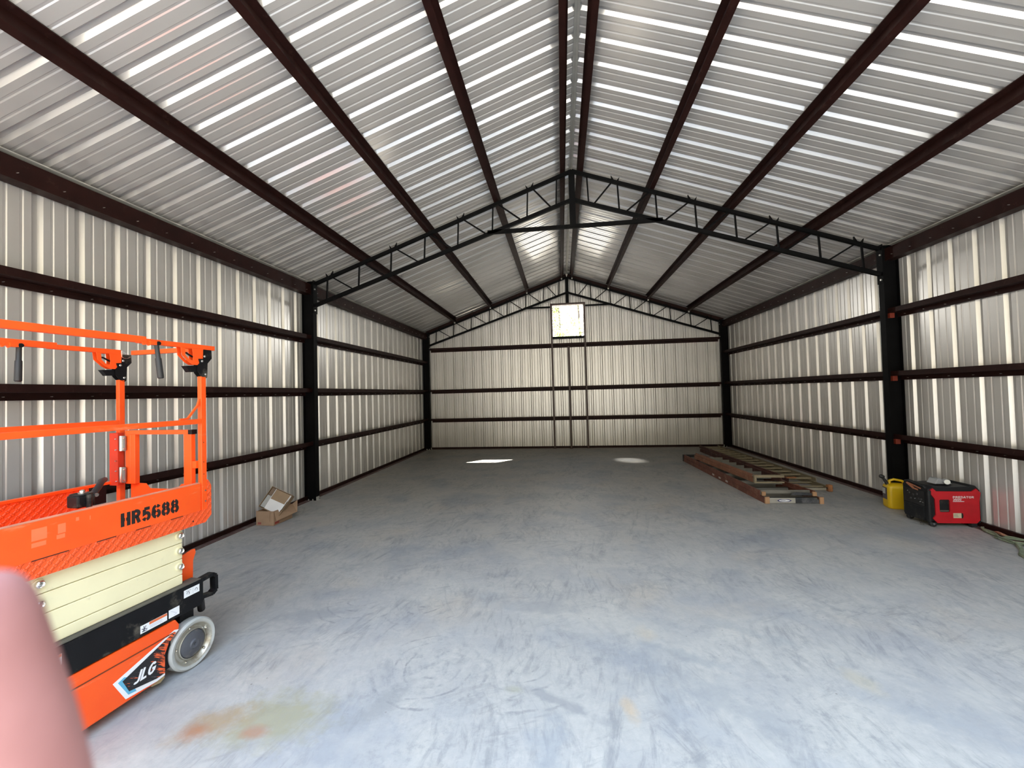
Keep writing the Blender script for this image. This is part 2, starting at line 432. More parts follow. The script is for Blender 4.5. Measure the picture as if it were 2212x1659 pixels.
# ---- purlins (four on each slope, running the whole length)
PUR = [(3.50, 'nearest the %s wall'), (2.36, 'second up from the %s wall'), (1.22, 'second down from the ridge, %s slope'), (.155, 'beside the ridge on the %s slope')]
PD = .115
for sgn, side in ((-1, 'left'), (1, 'right')):
    nrm = Vector((sgn*K, 0, 1)).normalized(); ex = -nrm; ey = Vector((-sgn, 0, K)).normalized()   # ey: up-slope
    for x, where in PUR:
        o = thing('roof_purlin', 'dark red roof purlin '+where % side, 'purlin', (sgn*x, .3, zroof(x)-.004), 0, 'roof purlins')
        zp = [(PD-u, -v) for u, v in zsection(PD, .060, .004)]
        mb = MB().prism(zp, (0, 0, 0), ex, ey, (0, YE-.12-.3, 0))
        mb.build('purlin_section', RED, o)
        # small end cleats where it lands on the rear truss
        c = MB().box((-.018, Y2-.06-.3, -.165), (.018, Y2-.02-.3, -.125)); c.build('end_cleat', GALV, o)
# ---- eave struts
for sgn, side in ((-1, 'left'), (1, 'right')):
    for ya, yb, bay in ((.3, Y1+.045, 'near'), (Y1+.055, Y2+.045, 'rear')):
        o = thing('eave_strut', 'deep dark red eave strut on top of the %s wall, %s bay' % (side, bay), 'eave strut', (sgn*4.43, ya, 3.47), 0, 'eave struts')
        out = [(0, 0), (.132, 0), (.132, .004), (.004, .004), (.004, .170), (.132, .211), (.131, .215), (0, .174)]
        MB().prism(out, (0, 0, 0), (sgn, 0, 0), (0, 0, 1), (0, yb-ya, 0)).build('strut_section', RED, o)
        y = math.ceil((max(ya, 2.2)-5.05)/PITCH)*PITCH+5.05+.07; pts = []
        while y < yb-.05: pts.append((-sgn*.002, y-ya, .055)); y += PITCH
        screws(o, pts, sgn)

# ---- side wall girts: three rows, two bays, two sides
ROWS = [(.915, 'lowest'), (1.812, 'middle'), (2.712, 'upper')]
for sgn, side in ((-1, 'left'), (1, 'right')):
    for z, row in ROWS:
        for ya, yb, bay in ((.34, Y1+.045, 'near'), (Y1+.055, Y2+.045, 'rear')):
            o = thing('wall_girt', '%s brown girt on the %s wall, %s bay' % (row, side, bay), 'girt', (sgn*4.435, ya, z), 0, 'side wall girts')
            MB().prism(zsection(.129, .060), (0, 0, 0), (sgn, 0, 0), (0, 0, 1), (0, yb-ya, 0)).build('girt_section', RED, o)
            y = math.ceil((max(ya, 2.2)-5.05)/PITCH)*PITCH+5.05+.07
            pts = []
            while y < yb-.05: pts.append((sgn*.124, y-ya, -.035)); y += PITCH
            screws(o, pts, sgn)

# ---- columns
def column(sgn, y, label, clip=False):
    o = thing('steel_column', label, 'column', (sgn*4.472, y+.05, 0), 0, 'black steel columns')
    t = .009; d = .102; w = .050
    pr = [(-d,-w),(-d+t,-w),(-d+t,-.004),(d-t,-.004),(d-t,-w),(d,-w),(d,w),(d-t,w),(d-t,.004),(-d+t,.004),(-d+t,w),(-d,w)]
    MB().prism(pr, (0, 0, .013), (1, 0, 0), (0, 1, 0), (0, 0, 3.655)).build('beam', BLACK, o)
    MB().box((-.103, -.055, 0), (.103, .055, .013)).build('base_plate', BLACK, o)
    for dx in (-.125, .0):
        MB().lathe([(0, .013), (.012, .013), (.012, .008), (.03, .008)], (-sgn*.06+dx*.6, -.075, 0), (0, 0, 1), 8).build('anchor_bolt', ZINC, o)
    MB().box((-sgn*.105, -.05, .0), (-sgn*.112, .03, .06)).box((-sgn*.105, -.05, 0), (-sgn*.15, .03, .006)).build('base_clip', GALV, o)
    MB().box((-.103, -.052, 3.668), (.103, .052, 3.682)).build('cap_plate', BLACK, o)
    pl = MB().box((-sgn*.101, -.055, 3.14), (-sgn*.112, .055, 3.70)).build('splice_plate', BLACK, o)
    for z in (3.19, 3.55):
        MB().cyl((-sgn*.112, -.028, z), (-sgn*.128, -.028, z), .013, 6).build('bolt', ZINC, pl)
    if clip:
        for z in (2.712, 1.812, .915):
            MB().box((-sgn*.04, -.046, z-.075), (sgn*.02, -.006, z-.006)).build('girt_clip', paint('orange_red_primer', (.20, .03, .015), .5), o)
    return o
column(-1, Y1, 'black steel column halfway along the left wall', False)
column(1, Y1, 'black steel column halfway along the right wall, behind the generator', True)
column(-1, Y2, 'black steel column in the rear left corner')
column(1, Y2, 'black steel column in the rear right corner, behind the ladders')

# ---- trusses
def truss(y, label, tie_gap=None, kingz=4.30):
    o = thing('roof_truss', label, 'truss', (0, y+.03, 0), 0, 'black open-web roof trusses')
    zt = lambda x: 5.178-.3535*abs(x)      # top chord centre
    zl = lambda x: 4.722-.333*abs(x)       # bottom chord centre
    for s in (-1, 1):
        MB().bar((0, 0, zt(0)), (s*4.346, 0, zt(4.346)), .05, .05).build('top_chord', BLACK, o)
        MB().bar((s*.03, 0, zl(.03)), (s*4.346, 0, zl(4.346)), .05, .055).build('bottom_chord', BLACK, o)
        xs = [4.12, 3.55, 2.985, 2.405, 1.84, 1.265, .70, .235]
        for i, x in enumerate(xs):
            xb = x+.018
            MB().bar((s*x, 0, zt(x)-.02), (s*xb, 0, zl(xb)+.02), .022, .022, (0, 1, 0)).build('web_bar', BLACK, o)
            if i < 7:
                xa = x-.09; xc = xs[i+1]+.12
                if i == 6: xc = .335
                MB().bar((s*xa, 0, zt(xa)-.02), (s*xc, 0, zl(xc)+.02), .022, .022, (0, 1, 0)).build('web_bar', BLACK, o)
        for x in (4.08, 2.95, 1.80, .665):
            for k, dx in enumerate((-.035, .035)):
                zz = zt(x+dx)+.022
                m_ = MB().prism([(-.018, 0), (.018, 0), (.004+.03*(1 if k else -1), .075-.012*k), ], (s*(x+dx), -.015, zz), (s, 0, 0), (0, 0, 1), (0, .03, 0))
                m_.build('clip_fin', BLACK, o)
        for x in (3.5, 2.36, 1.22, .155):
            MB().box((s*x-.004, -.03, zt(x)+.02), (s*x+.004, .03, zt(x)+.12)).build('purlin_clip', RED, o)
    MB().box((-.047, -.028, kingz), (.047, .028, 5.19)).build('king_post', BLACK, o)
    if tie_gap:
        for s in (-1, 1): MB().bar((s*tie_gap, 0, 4.30), (s*1.33, 0, 4.30), .045, .045).build('tie_bar', BLACK, o)
    else:
        MB().bar((-1.36, 0, 4.300), (1.36, 0, 4.300), .05, .055).build('tie_bar', BLACK, o)
    return o
truss(Y1, 'black open-web roof truss across the middle of the building')
truss(Y2, 'black open-web roof truss against the end wall', .53, 4.41)

# ---- end wall framing
for z, row in ((.902, 'lowest'), (1.810, 'middle'), (3.122, 'topmost')):
    for xa, xb, where in ((-4.345, -.525, 'left of the studs'), (-.475, .475, 'between the tall studs'), (.525, 4.345, 'right of the studs')):
        o = thing('wall_girt', '%s brown end wall girt, %s' % (row, where), 'girt', (xa, Y2+.02, z), 0, 'end wall girts')
        MB().prism(zsection(.13, .058), (0, 0, 0), (0, 1, 0), (0, 0, 1), (xb-xa, 0, 0)).build('girt_section', RED, o)
        y = xa+.15; pts = []
BROWN = paint('brown_primer', (.060, .030, .024), .5, var=.25, dirt=(.12, .08, .06), dirt_amt=.2)
def stud(x, z1, label, w=.05, y0=Y2-.0, y1=Y2+.06):
    o = thing('wall_stud', label, 'stud', (x, y0, 0), 0, 'end wall studs')
    MB().box((-w/2, 0, 0), (w/2, y1-y0, z1)).build('stud_tube', BROWN, o)
    MB().box((-w/2-.02, -.02, 0), (w/2+.02, -.0005, .012)).build('foot_tab', BROWN, o)
stud(-.5, 4.40, 'tall brown stud left of the square opening')
stud(.5, 4.40, 'tall brown stud right of the square opening')
stud(-.005, 3.075, 'short brown stud under the middle of the square opening', .05, Y2-.045, Y2+.015)
# opening frame
o = MB().box((-.475, Y2+.0, 4.345), (.475, YE+.02, 4.40)).build('window_1', BROWN)
struct(o, 'square unglazed opening with a dark steel frame high in the end wall', 'window opening')
MB().box((-.475, Y2+.0, 3.325), (.475, YE+.035, 3.385)).build('window_sill', BLACK, o)
for s in (-1, 1):
    MB().box((s*.475, Y2+.061, 3.33), (s*.462, YE+.035, 4.345)).build('window_jamb', BROWN, o)
# ------------------------------------------------------------------ stroke lettering
def ribbon(mb, pts, w, place, z=0.0):
    """flat stroke of width w along 2D pts, placed by place(u, v)"""
    P = [Vector((p[0], p[1])) for p in pts]; L = []; R = []
    for i, p in enumerate(P):
        if i == 0: d = P[1]-p
        elif i == len(P)-1: d = p-P[-2]
        else: d = (P[i+1]-p).normalized()+(p-P[i-1]).normalized()
        d.normalize(); n = Vector((-d.y, d.x)); k = 1.0
        if 0 < i < len(P)-1:
            c = (P[i+1]-p).normalized().dot((p-P[i-1]).normalized()); k = 1/max(.5, math.sqrt((1+c)/2))
        L.append(place(*(p+n*w/2*k))); R.append(place(*(p-n*w/2*k)))
    n = len(P); mb.add(L+R, [(i, i+1, n+i+1, n+i) for i in range(n-1)])
def arc(cx, cy_, rx, ry, a0, a1, n=8):
    return [(cx+rx*math.cos(math.radians(a0+(a1-a0)*i/n)), cy_+ry*math.sin(math.radians(a0+(a1-a0)*i/n))) for i in range(n+1)]
# glyphs in a 0.6 x 1 cell, stroke .17; stencil breaks built in for the digits
GL = {
 'H': [[(.08,0),(.08,1)], [(.52,0),(.52,1)], [(.16,.5),(.25,.5)], [(.33,.5),(.44,.5)]],
 'R': [[(.08,0),(.08,1)], [(.2,.92)]+arc(.30,.72,.20,.20,90,-90,8)+[(.2,.52)], [(.34,.50),(.52,.0)]],
 '5': [[(.56,.90),(.13,.90)], [(.13,.86),(.13,.52)]+arc(.29,.32,.22,.26,95,0,5)+arc(.29,.30,.22,.24,-10,-84,4), arc(.29,.30,.24,.24,-100,-160,4)],
 '6': [arc(.32,.68,.24,.24,25,82,4), arc(.32,.68,.24,.24,98,180,5)+[(.08,.3)]+arc(.32,.30,.24,.24,180,262,5), arc(.32,.30,.24,.24,-82,82,8), arc(.32,.30,.22,.24,98,150,3)],
 '8': [arc(.32,.74,.20,.20,98,262,7), arc(.32,.74,.20,.20,-82,82,7), arc(.32,.28,.24,.24,98,262,8), arc(.32,.28,.24,.24,-82,82,8)],
 'J': [[(.50,1),(.50,.25)]+arc(.30,.22,.20,.16,0,-150,6)],
 'L': [[(.12,1),(.12,.08),(.58,.08)]],
 'G': [arc(.33,.5,.27,.42,40,320,10), [(.58,.20),(.58,.46),(.34,.46)]],
 'P': [[(.08,0),(.08,1)], [(.08,.92)]+arc(.30,.68,.24,.24,90,-90,6)+[(.08,.44)]],
 'E': [[(.56,.93),(.08,.93),(.08,.07),(.56,.07)], [(.08,.5),(.50,.5)]],
 'D': [[(.08,0),(.08,.93),(.25,.93)]+arc(.25,.5,.30,.43,80,-80,8)+[(.08,.07)]],
 'A': [[(.02,0),(.30,1),(.58,0)], [(.14,.32),(.46,.32)]],
 'T': [[(.0,.93),(.6,.93)], [(.3,.93),(.3,0)]],
 'O': [arc(.30,.5,.24,.43,0,360,14)],
 '3': [arc(.28,.72,.22,.22,140,-80,7), arc(.28,.28,.24,.24,80,-140,7)],
 '0': [arc(.30,.5,.24,.43,0,360,14)],
 'W': [[(.0,1),(.15,0),(.3,.7),(.45,0),(.6,1)]],
 'N': [[(.06,0),(.06,1),(.54,0),(.54,1)]],
}
GL['R2'] = [[(.08,0),(.08,1)], [(.08,.92)]+arc(.30,.72,.22,.20,90,-90,6)+[(.08,.52)], [(.28,.50),(.56,0)]]
GL['5b'] = [[(.56,.92),(.10,.92),(.10,.54)]+arc(.30,.30,.24,.26,110,-150,9)]
def lettering(mb, text, place, h, wscale=1.0, sw=.17, gap=.12, slant=0.0, sub=None):
    u = 0.0
    for ch in text:
        key = (sub or {}).get(ch, ch)
        if ch != ' ':
            for st in GL[key]:
                pts = [((u+x*wscale+y*slant)*h, y*h) for x, y in st]
                ribbon(mb, pts, sw*h, place)
        u += .6*wscale+gap
    return mb

# ------------------------------------------------------------------ scissor lift
def m_orange(name, base, rough=.42, dirt_amt=.0, chip=.06):
    m = N(name); p = m.obj()
    c = m.mix(m.ramp(m.noise(p, 5, 5), [(.3, 0), (.7, 1)]), base, [min(1, base[0]*1.02), base[1]*1.22, base[2]*1.3])
    c = m.mix(m.math('MULTIPLY', m.ramp(m.noise(m.mapping(p, (3, 1, 6)), 14, 8, .75), [(.70, 0), (.73, 1)]), .8), c, (.06, .03, .02))
    c = m.mix(m.ramp(m.noise(m.mapping(p, (1, 1, 5), (0,.3,0)), 5, 9, .7), [(.60, 0), (.72, .30)]), c, (.90, .38, .20))
    m.set(Base_Color=c, Roughness=rough, Specular_IOR_Level=.5)
    return m
OR = m_orange('orange_machine_paint', (.90, .085, .008)).m
def m_tread():
    m = m_orange('orange_tread_plate', (.84, .080, .012), .5)
    p = m.obj(); s = m.n('SeparateXYZ', {0: p})
    h = None
    for sg in (1, -1):
        q = m.mapping(p, (1, 1, 1), (sg*PI/4, 0, 0))
        sp = m.n('SeparateXYZ', {0: q})
        a = m.math('ABSOLUTE', m.math('SINE', m.math('MULTIPLY', sp.outputs[1], 105)))
        b = m.math('ABSOLUTE', m.math('SINE', m.math('ADD', m.math('MULTIPLY', sp.outputs[2], 105), PI/2 if sg > 0 else 0)))
        k = m.math('MULTIPLY', m.ramp(a, [(.80, 0), (.95, 1)]), m.ramp(b, [(.45, 0), (.7, 1)]))
        h = k if h is None else m.math('MAXIMUM', h, k)
    m.bump(h, .7, .004); return m.m
TREAD = m_tread()
CREAM = paint('cream_scissor_paint', (.80, .74, .48), .40, var=.04, dirt=(.62, .55, .38), dirt_amt=.05)
BLK = paint('black_machine_paint', (.006, .006, .007), .42, var=.3, spec=.22, dirt=(.11, .10, .08), dirt_amt=.35, dscale=5)
DUST = paint('dusty_black_top', (.085, .078, .062), .7, var=.3)
RUBW = paint('grey_non_marking_tyre', (.43, .44, .42), .6, var=.08, dirt=(.33, .31, .27), dirt_amt=.4)
RIM = paint('worn_silver_rim', (.50, .48, .41), .32, metal=.55, var=.15, dirt=(.30, .26, .20), dirt_amt=.4)
HUB = paint('dark_grey_hub', (.075, .078, .090), .55, var=.25, dirt=(.20, .17, .13), dirt_amt=.5)
CHROME = paint('bright_steel', (.70, .69, .66), .22, metal=1.0, var=.05)
WHITE = paint('white_sticker', (.80, .82, .84), .4, var=.02)
LET = paint('black_stencil_ink', (.010, .006, .005), .6)
HOSE = paint('black_rubber', (.018, .018, .019), .5)
def flat(name, col, rough=.4):
    return paint(name, col, rough, var=.02)

LIFT = thing('scissor_lift', 'orange scissor lift with cream arms and grey wheel beside the left wall', 'scissor lift',
             (-2.643, 2.324, 0), -math.atan2(.0886, .996))
L0, L1 = -1.62, .12         # platform along y
def yz(prof, x0, x1):
    """prism of a (y, z) outline from x0 to x1"""
    return MB().prism(prof, (x0, 0, 0), (0, 1, 0), (0, 0, 1), (x1-x0, 0, 0))
# --- chassis body
body = yz([(-1.42,.365),(-.040,.365),(-.017,.325),(-.020,.300),(-.075,.255),(-.105,.19),(-.105,.10),(-.149,.062),(-1.36,.055),(-1.42,.10)], -.76, -.004).build('chassis_body', OR, LIFT, bev=.006)
MB().box((-.0035, -1.40, .291), (-.0015, -.055, .297)).build('panel_groove', flat('dark_groove', (.16,.035,.01)), body)
MB().box((-.74, -.108, .09), (-.02, -.060, .30)).build('axle_housing', BLK, body)
yz([(-.17,.062),(-.10,.075),(-.095,.05),(-.12,.035),(-.17,.045)], -.06, -.02).build('bottom_lug', paint('muddy_lug', (.40,.30,.16), .8), body)
# decal
dc = yz([(-.376,.203),(-.315,.081),(-.153,.067),(-.107,.074),(-.107,.232),(-.022,.297),(-.049,.307)], -.0038, -.0028).build('decal_border', WHITE, LIFT)
def streaky():
    m = N('streaked_decal_print'); p = m.obj()
    q = m.mapping(p, (1, 9, 60), (0, 0, 0))
    q = m.mapping(m.mapping(p, (1,1,1), (.62, 0, 0)), (1, 7, 75))
    n1 = m.noise(q, 1.0, 5, .7); s = m.n('SeparateXYZ', {0: p})
    k = m.n('MapRange', {0: s.outputs[1], 1: -.20, 2: -.10, 3: 0.0, 4: .36}).outputs[0]
    f = m.ramp(m.math('ADD', n1, m.math('MULTIPLY', k, .5)), [(.64, 0), (.66, 1)])
    c = m.mix(f, (.012, .012, .014), (.85, .13, .03))
    g2 = m.ramp(m.noise(q, 1.6, 4, .7), [(.62, 0), (.66, .5)])
    c = m.mix(g2, c, (.28, .25, .25)); m.set(Base_Color=c, Roughness=.4); return m.m
yz([(-.352,.193),(-.302,.097),(-.262,.090),(-.300,.19),(-.322,.205)], -.0028, -.0020).build('decal_band', flat('light_blue_print', (.12,.42,.62)), dc)
yz([(-.331,.188),(-.299,.113),(-.155,.085),(-.108,.087),(-.108,.230),(-.040,.288),(-.052,.298)], -.0020, -.0012).build('decal_panel', streaky(), dc)
mb = MB()
lettering(mb, 'JLG', lambda u, v: (-.0006, -.284+u, .132+v), .060, .95, .20, .06, .35)
mb.build('logo_lettering', WHITE, dc)
# --- black base frame
frame = yz([(-1.62,.368),(.130,.375),(.138,.395),(.138,.53),(.130,.541),(-1.62,.535)], -.055, 0).build('base_frame', BLK, LIFT, bev=.004)
MB().box((-.075, -1.60, .541), (-.0, .12, .547)).build('frame_top', DUST, frame)
yz([(-1.62,.368),(.138,.375),(.138,.53),(-1.62,.53)], -.78, -.705).build('base_frame_far_side', BLK, LIFT)
MB().box((-.705, .09, .38), (-.055, .135, .52)).build('cross_member', BLK, LIFT)
MB().box((-.70, -1.5, .50), (-.06, .0, .54)).build('deck_plate', DUST, LIFT)
# tie-down loop
lp = [(-.028, .13, .525), (-.028, .215, .532), (-.028, .238, .515), (-.028, .240, .42), (-.028, .215, .403), (-.028, .13, .415)]
MB().bar(lp[0], lp[1], .045, .022).bar(lp[1], lp[2], .045, .022).bar(lp[2], lp[3], .045, .022, (0,1,0)).bar(lp[3], lp[4], .045, .022).bar(lp[4], lp[5], .045, .022).build('tie_down_loop', BLK, LIFT)
MB().cyl((-.03, .14, .40), (-.09, .20, .30), .022, 10).build('steering_link', BLK, LIFT)
# stickers
def sticker(y0, z0, y1, z1, name='sticker', x=.0008):
    return MB().box((-.0002, y0, z0), (x, y1, z1)).build(name, WHITE, frame)
ORP = flat('orange_print', (.70,.16,.05)); DKP = flat('dark_print', (.03,.03,.06)); GRP = flat('grey_print', (.45,.46,.58))
s = sticker(.008, .469, .110, .516)
mb = MB()
for cy0, dz in ((.035, .49), (.088, .49)): ribbon(mb, arc(cy0, dz, .008, .010, 200, -60, 6), .003, lambda u, v: (.0011, u, v))
mb.add([(.0011,.020,.505),(.0011,.055,.505),(.0011,.055,.507),(.0011,.020,.507)], [(0,1,2,3)])
mb.add([(.0011,.066,.474),(.0011,.067,.474),(.0011,.067,.511),(.0011,.066,.511)], [(0,1,2,3)]); mb.build('print', DKP, s)
s = sticker(-.242, .391, -.095, .435)
MB().box((.0008, -.195, .420), (.0012, -.096, .434)).build('warning_band', ORP, s)
mb = MB()
for z in (.414, .409, .404, .399): mb.box((.0008, -.192, z-.0008), (.0012, -.12-.01*random.random(), z+.0008))
mb.build('print_lines', GRP, s)
mb = MB()
for a, b in (((-.232,.398),(-.212,.425)), ((-.236,.415),(-.206,.405)), ((-.222,.396),(-.224,.428)), ((-.235,.400),(-.207,.398))):
    ribbon(mb, [a, b], .004, lambda u, v: (.0012, u, v))
mb.build('hazard_symbol', DKP, s)
s = sticker(-.085, .393, -.021, .442)
mb = MB(); ribbon(mb, [(-.072,.430),(-.038,.408)], .002, lambda u, v: (.0012, u, v)); ribbon(mb, [(-.055,.402),(-.036,.404)], .002, lambda u, v: (.0012, u, v)); mb.build('print_lines', GRP, s)
s = sticker(-.68, .448, -.590, .500); MB().box((.0008, -.68, .486), (.0012, -.591, .4995)).build('warning_band', ORP, s)
# --- scissor arms
ARM = [(.548, .607), (.610, .706), (.709, .805), (.808, .900)]
for k, (a, b) in enumerate(ARM):
    arm = yz([(-1.48,a),(.034,a),(.034,b),(-1.48,b)], -.072, -.040).build('scissor_arm', CREAM, LIFT, bev=.004)
    yz([(-1.48,a),(.034,a),(.034,b),(-1.48,b)], -.700, -.672).build('scissor_arm', CREAM, LIFT)
    if k:
        for y in (.012, -.655, -1.40):
            MB().lathe([(0,.024),(.006,.024),(.008,.020)], (-.040, y, b-.042), (1,0,0), 20).build('pin_boss', CREAM, arm)
            MB().lathe([(0,.0175),(.016,.0175),(.020,.013),(.014,.009),(.016,.004)], (-.034, y, b-.042), (1,0,0), 16).build('pin', CHROME, arm, smooth=True)
MB().box((-.66, -1.45, .55), (-.085, -.02, .60)).build('cross_tube', CREAM, LIFT)
# --- orange plate behind the arms
yz([(.034,.53),(.150,.53),(.152,.645),(.170,.690),(.166,.716),(.145,.719),(.034,.690)], -.105, -.098).build('stop_plate', OR, LIFT)
# --- wheels
def wheel(x, y, name='wheel'):
    R = .152; c = (x, y, R)
    w = MB().lathe([(-.095,.115),(-.095,R-.012),(-.083,R),(-.012,R),(0,R-.010),(-.002,.128),(-.004,.124)], c, (1,0,0), 48, False).build(name, RUBW, LIFT, smooth=True)
    MB().lathe([(-.003,.1245),(-.005,.120),(-.020,.112),(-.030,.104),(-.026,.092),(-.014,.088),(-.012,.084),(-.090,.080)], c, (1,0,0), 40, False).build('rim', RIM, w, smooth=True)
    MB().lathe([(-.060,.084),(-.022,.0835),(-.012,.078),(-.008,.070),(-.002,.030),(.006,.024),(.004,.010),(-.004,.0085)], c, (1,0,0), 32).build('hub', HUB, w, smooth=True)
    for k in range(5):
        a = 2*PI*k/5+.5; MB().lathe([(-.025,.007),(-.012,.007),(-.010,.004)], (x, y+.104*math.cos(a), R+.104*math.sin(a)), (1,0,0), 6).build('wheel_nut', CHROME, w)
wheel(.0, .075); wheel(-.69, .075); wheel(-.0, -1.50); wheel(-.69, -1.50)
MB().cyl((-.70, .075, .152), (-.10, .075, .152), .03).build('axle', BLK, LIFT)
MB().box((-.13, .03, .27), (-.06, .12, .38)).build('fork', BLK, LIFT)
# --- platform
deck = MB().box((-.745, L0, .955), (-.012, L1, .975)).build('platform_floor', TREAD, LIFT)
side = yz([(L0,.900),(.158,.900),(.200,.940),(.200,1.137),(.178,1.178),(.172,1.178),(.172,.985),(L0,.985)], -.012, .0).build('tread_skirt', TREAD, LIFT)
toe = MB().box((-.014, L0, .985), (.002, L1+.002, 1.166), .0).build('toe_board', OR, LIFT, bev=.002)
MB().box((-.030, L0, 1.163), (.002, L1, 1.168)).build('toe_board_lip', paint('scuffed_orange_edge', (.62, .22, .13), .5, var=.2), toe)
mb = MB()
for a, b in ((-.70,-.563),(-.447,-.36),(-.262,-.185),(-.070,.005)): mb.box((.0012, a, .983), (.0028, b, .987))
mb.build('slots', LET, toe)
mb = MB(); lettering(mb, 'HR5688', lambda u, v: (.0026, -.335+u*1.0, 1.0245+v), .074, .92, .24, .17); mb.build('stencil_number', LET, toe)
# faded patches where old stickers were
FADE = paint('faded_orange', (.92, .17, .06), .45, var=.08)
for (y0, z0, y1, z1) in ((-.70,1.075,-.645,1.13),(-.70,1.045,-.648,1.066),(-.61,1.055,-.578,1.075),(-.605,1.08,-.575,1.125),(-.535,1.12,-.522,1.138),(-.478,1.11,-.474,1.13)):
    MB().box((.0015, y0, z0), (.0024, y1, z1)).build('faded_patch', FADE, toe)
MB().cyl((.0, .072, .931), (.0013, .072, .931), .005, 10).build('hole', LET, side)
# far side toe board, its end plate, near end toe board
far = MB().box((-.745, L0, .975), (-.733, L1-.14, 1.150)).build('toe_board', TREAD, LIFT)
MB().box((-.760, L0, 1.150), (-.725, L1+.05, 1.166)).build('toe_board_lip', OR, far)
MB().box((-.738, -.015, 1.03), (-.728, .075, 1.145)).build('black_guide', BLK, far)
MB().cyl((-.728, .0, 1.115), (-.715, .0, 1.115), .006, 8).build('bolt', CHROME, far)
MB().prism([(-.62,.975),(-.005,.975),(-.005,1.150),(-.187,1.150),(-.223,1.114),(-.458,1.115),(-.491,1.148),(-.62,1.152)], (0, .150, 0), (1,0,0), (0,0,1), (0,.006,0)).build('end_toe_board', OR, LIFT)
# --- rails
def rail(a, b, name, w=.030, h=.032, mat=OR): return MB().bar(a, b, w, h).build(name, mat, LIFT, bev=.003)
for x, who in ((-.016, 'n'), (-.715, 'f')):
    post = MB().box((x-.018, .137, .98), (x+.014, .172, 1.87)).build('post', OR, LIFT, bev=.003)
    for z in (1.02, 1.09):
        if who == 'n': MB().cyl((x+.014, .158, z+.02), (x+.018, .158, z+.02), .005, 8).build('bolt', CHROME, post)
    mb = MB()
    if who == 'n':
        for z in (1.22, 1.30, 1.43): mb.cyl((x+.0141, .150, z), (x+.0148, .150, z), .0028, 8)
        mb.build('hole', LET, post)
    rail((x, L0, 1.571), (x, .140, 1.571), 'mid_rail')
    MB().box((x-.018, L0+.02, .98), (x+.014, L0+.055, 2.05)).build('post', OR, LIFT, bev=.003)
    rail((x, L0, 2.073), (x, -.20, 2.073), 'top_rail', .034, .038)
    rail((x, -.24, 2.066), (x, .24 if who == 'n' else .15, 2.066), 'top_rail', .028, .030)
# folding corner: orange hook plates and black clevises
def corner(x, xo):
    pl = [(.003,2.052),(.009,2.003),(.053,1.960),(.081,1.944),(.111,1.944),(.123,1.958),(.116,1.986),(.149,1.989),(.152,2.052)]
    hole = [(.029,2.048),(.079,2.048),(.084,1.999),(.082,1.975),(.059,1.975),(.031,2.005)]
    for dx in (0, -.034):
        mb = MB()
        # outline split round the window
        for q in ([(.003,2.052),(.009,2.003),(.031,2.005),(.029,2.048),(.079,2.048),(.079,2.052)],
                  [(.009,2.003),(.053,1.960),(.081,1.944),(.111,1.944),(.123,1.958),(.082,1.975),(.059,1.975),(.031,2.005)],
                  [(.079,2.052),(.079,2.048),(.084,1.999),(.082,1.975),(.123,1.958),(.116,1.986),(.149,1.989),(.152,2.052)]):
            mb.prism(q, (x+dx+.012, 0, 0), (0,1,0), (0,0,1), (.004, 0, 0))
        mb.build('hook_plate', OR, LIFT)
    yz([(.118,2.05),(.215,2.05),(.215,1.994),(.185,1.959),(.181,1.864),(.167,1.855),(.138,1.871),(.118,1.895)], x-.024, x-.019).build('clevis', BLK, LIFT)
    c = yz([(.153,2.05),(.213,2.05),(.215,1.994),(.185,1.959),(.181,1.864),(.167,1.855),(.138,1.871),(.115,1.905),(.112,1.985),(.150,1.988)], x+.010, x+.014).build('clevis', BLK, LIFT)
    yz([(.039,1.935),(.115,1.942),(.115,1.899),(.068,1.896)], x-.03, x+.006).build('clevis_foot', BLK, c)
    MB().tube([(x-.006,.034,2.022),(x-.006,.055,2.020),(x-.006,.082,2.004),(x-.006,.13,1.985)], .006, 8).build('latch_lever', BLK, LIFT)
    for y, z in ((.166,1.885),(.160,2.005),(.142,1.972)): MB().lathe([(0,.008),(.005,.008),(.007,.004)], (x+.014, y, z), (1,0,0), 8).build('bolt', CHROME, c)
corner(-.016, 0); corner(-.715, 0)
# lanyard wire on the far corner
MB().tube([(-.695,.150,2.075),(-.69,.146,2.03),(-.69,.16,2.022),(-.69,.185,2.024),(-.69,.20,2.035)], .0025, 6).tube([(-.695,.150,2.075),(-.69,.18,2.05)], .002, 6).build('lanyard_wire', CHROME, LIFT)
# cross rail between the two top corners
MB().bar((-.70, .225, 2.066), (-.03, .225, 2.066), .028, .030).build('cross_rail', OR, LIFT)
# diagonal stay at the mid rail
MB().bar((-.016, .004, 1.592), (-.016, .055, 1.594), .012, .010).bar((-.016, .055, 1.594), (-.016, .122, 1.676), .012, .010).bar((-.016, .122, 1.676), (-.016, .136, 1.72), .012, .010).build('stay', OR, LIFT)
# hanging grips
def grip(x, y, z, dy, h=.205):
    g = MB().lathe([(0,.012),(.08,.0125),(.085,.0155),(h-.006,.0165),(h,.012)], (x, y, z), (0, dy, -1), 14).build('grip_handle', HOSE, LIFT, smooth=True)
    MB().box((x-.02, y-.045, z-.005), (x+.018, y-.010, z+.018)).build('grip_lug', OR, LIFT)
    MB().cyl((x-.02, y, z+.006), (x+.02, y, z+.006), .012, 10).build('grip_pivot', BLK, LIFT)
    yz([(y-.085,z+.008),(y-.07,z-.010),(y-.055,z+.004),(y-.045,z-.012),(y-.03,z+.006)], x-.008, x+.008).build('rail_gusset', OR, LIFT)
grip(-.002, -.143, 2.052, .115)
grip(-.700, -.372, 2.050, -.02)
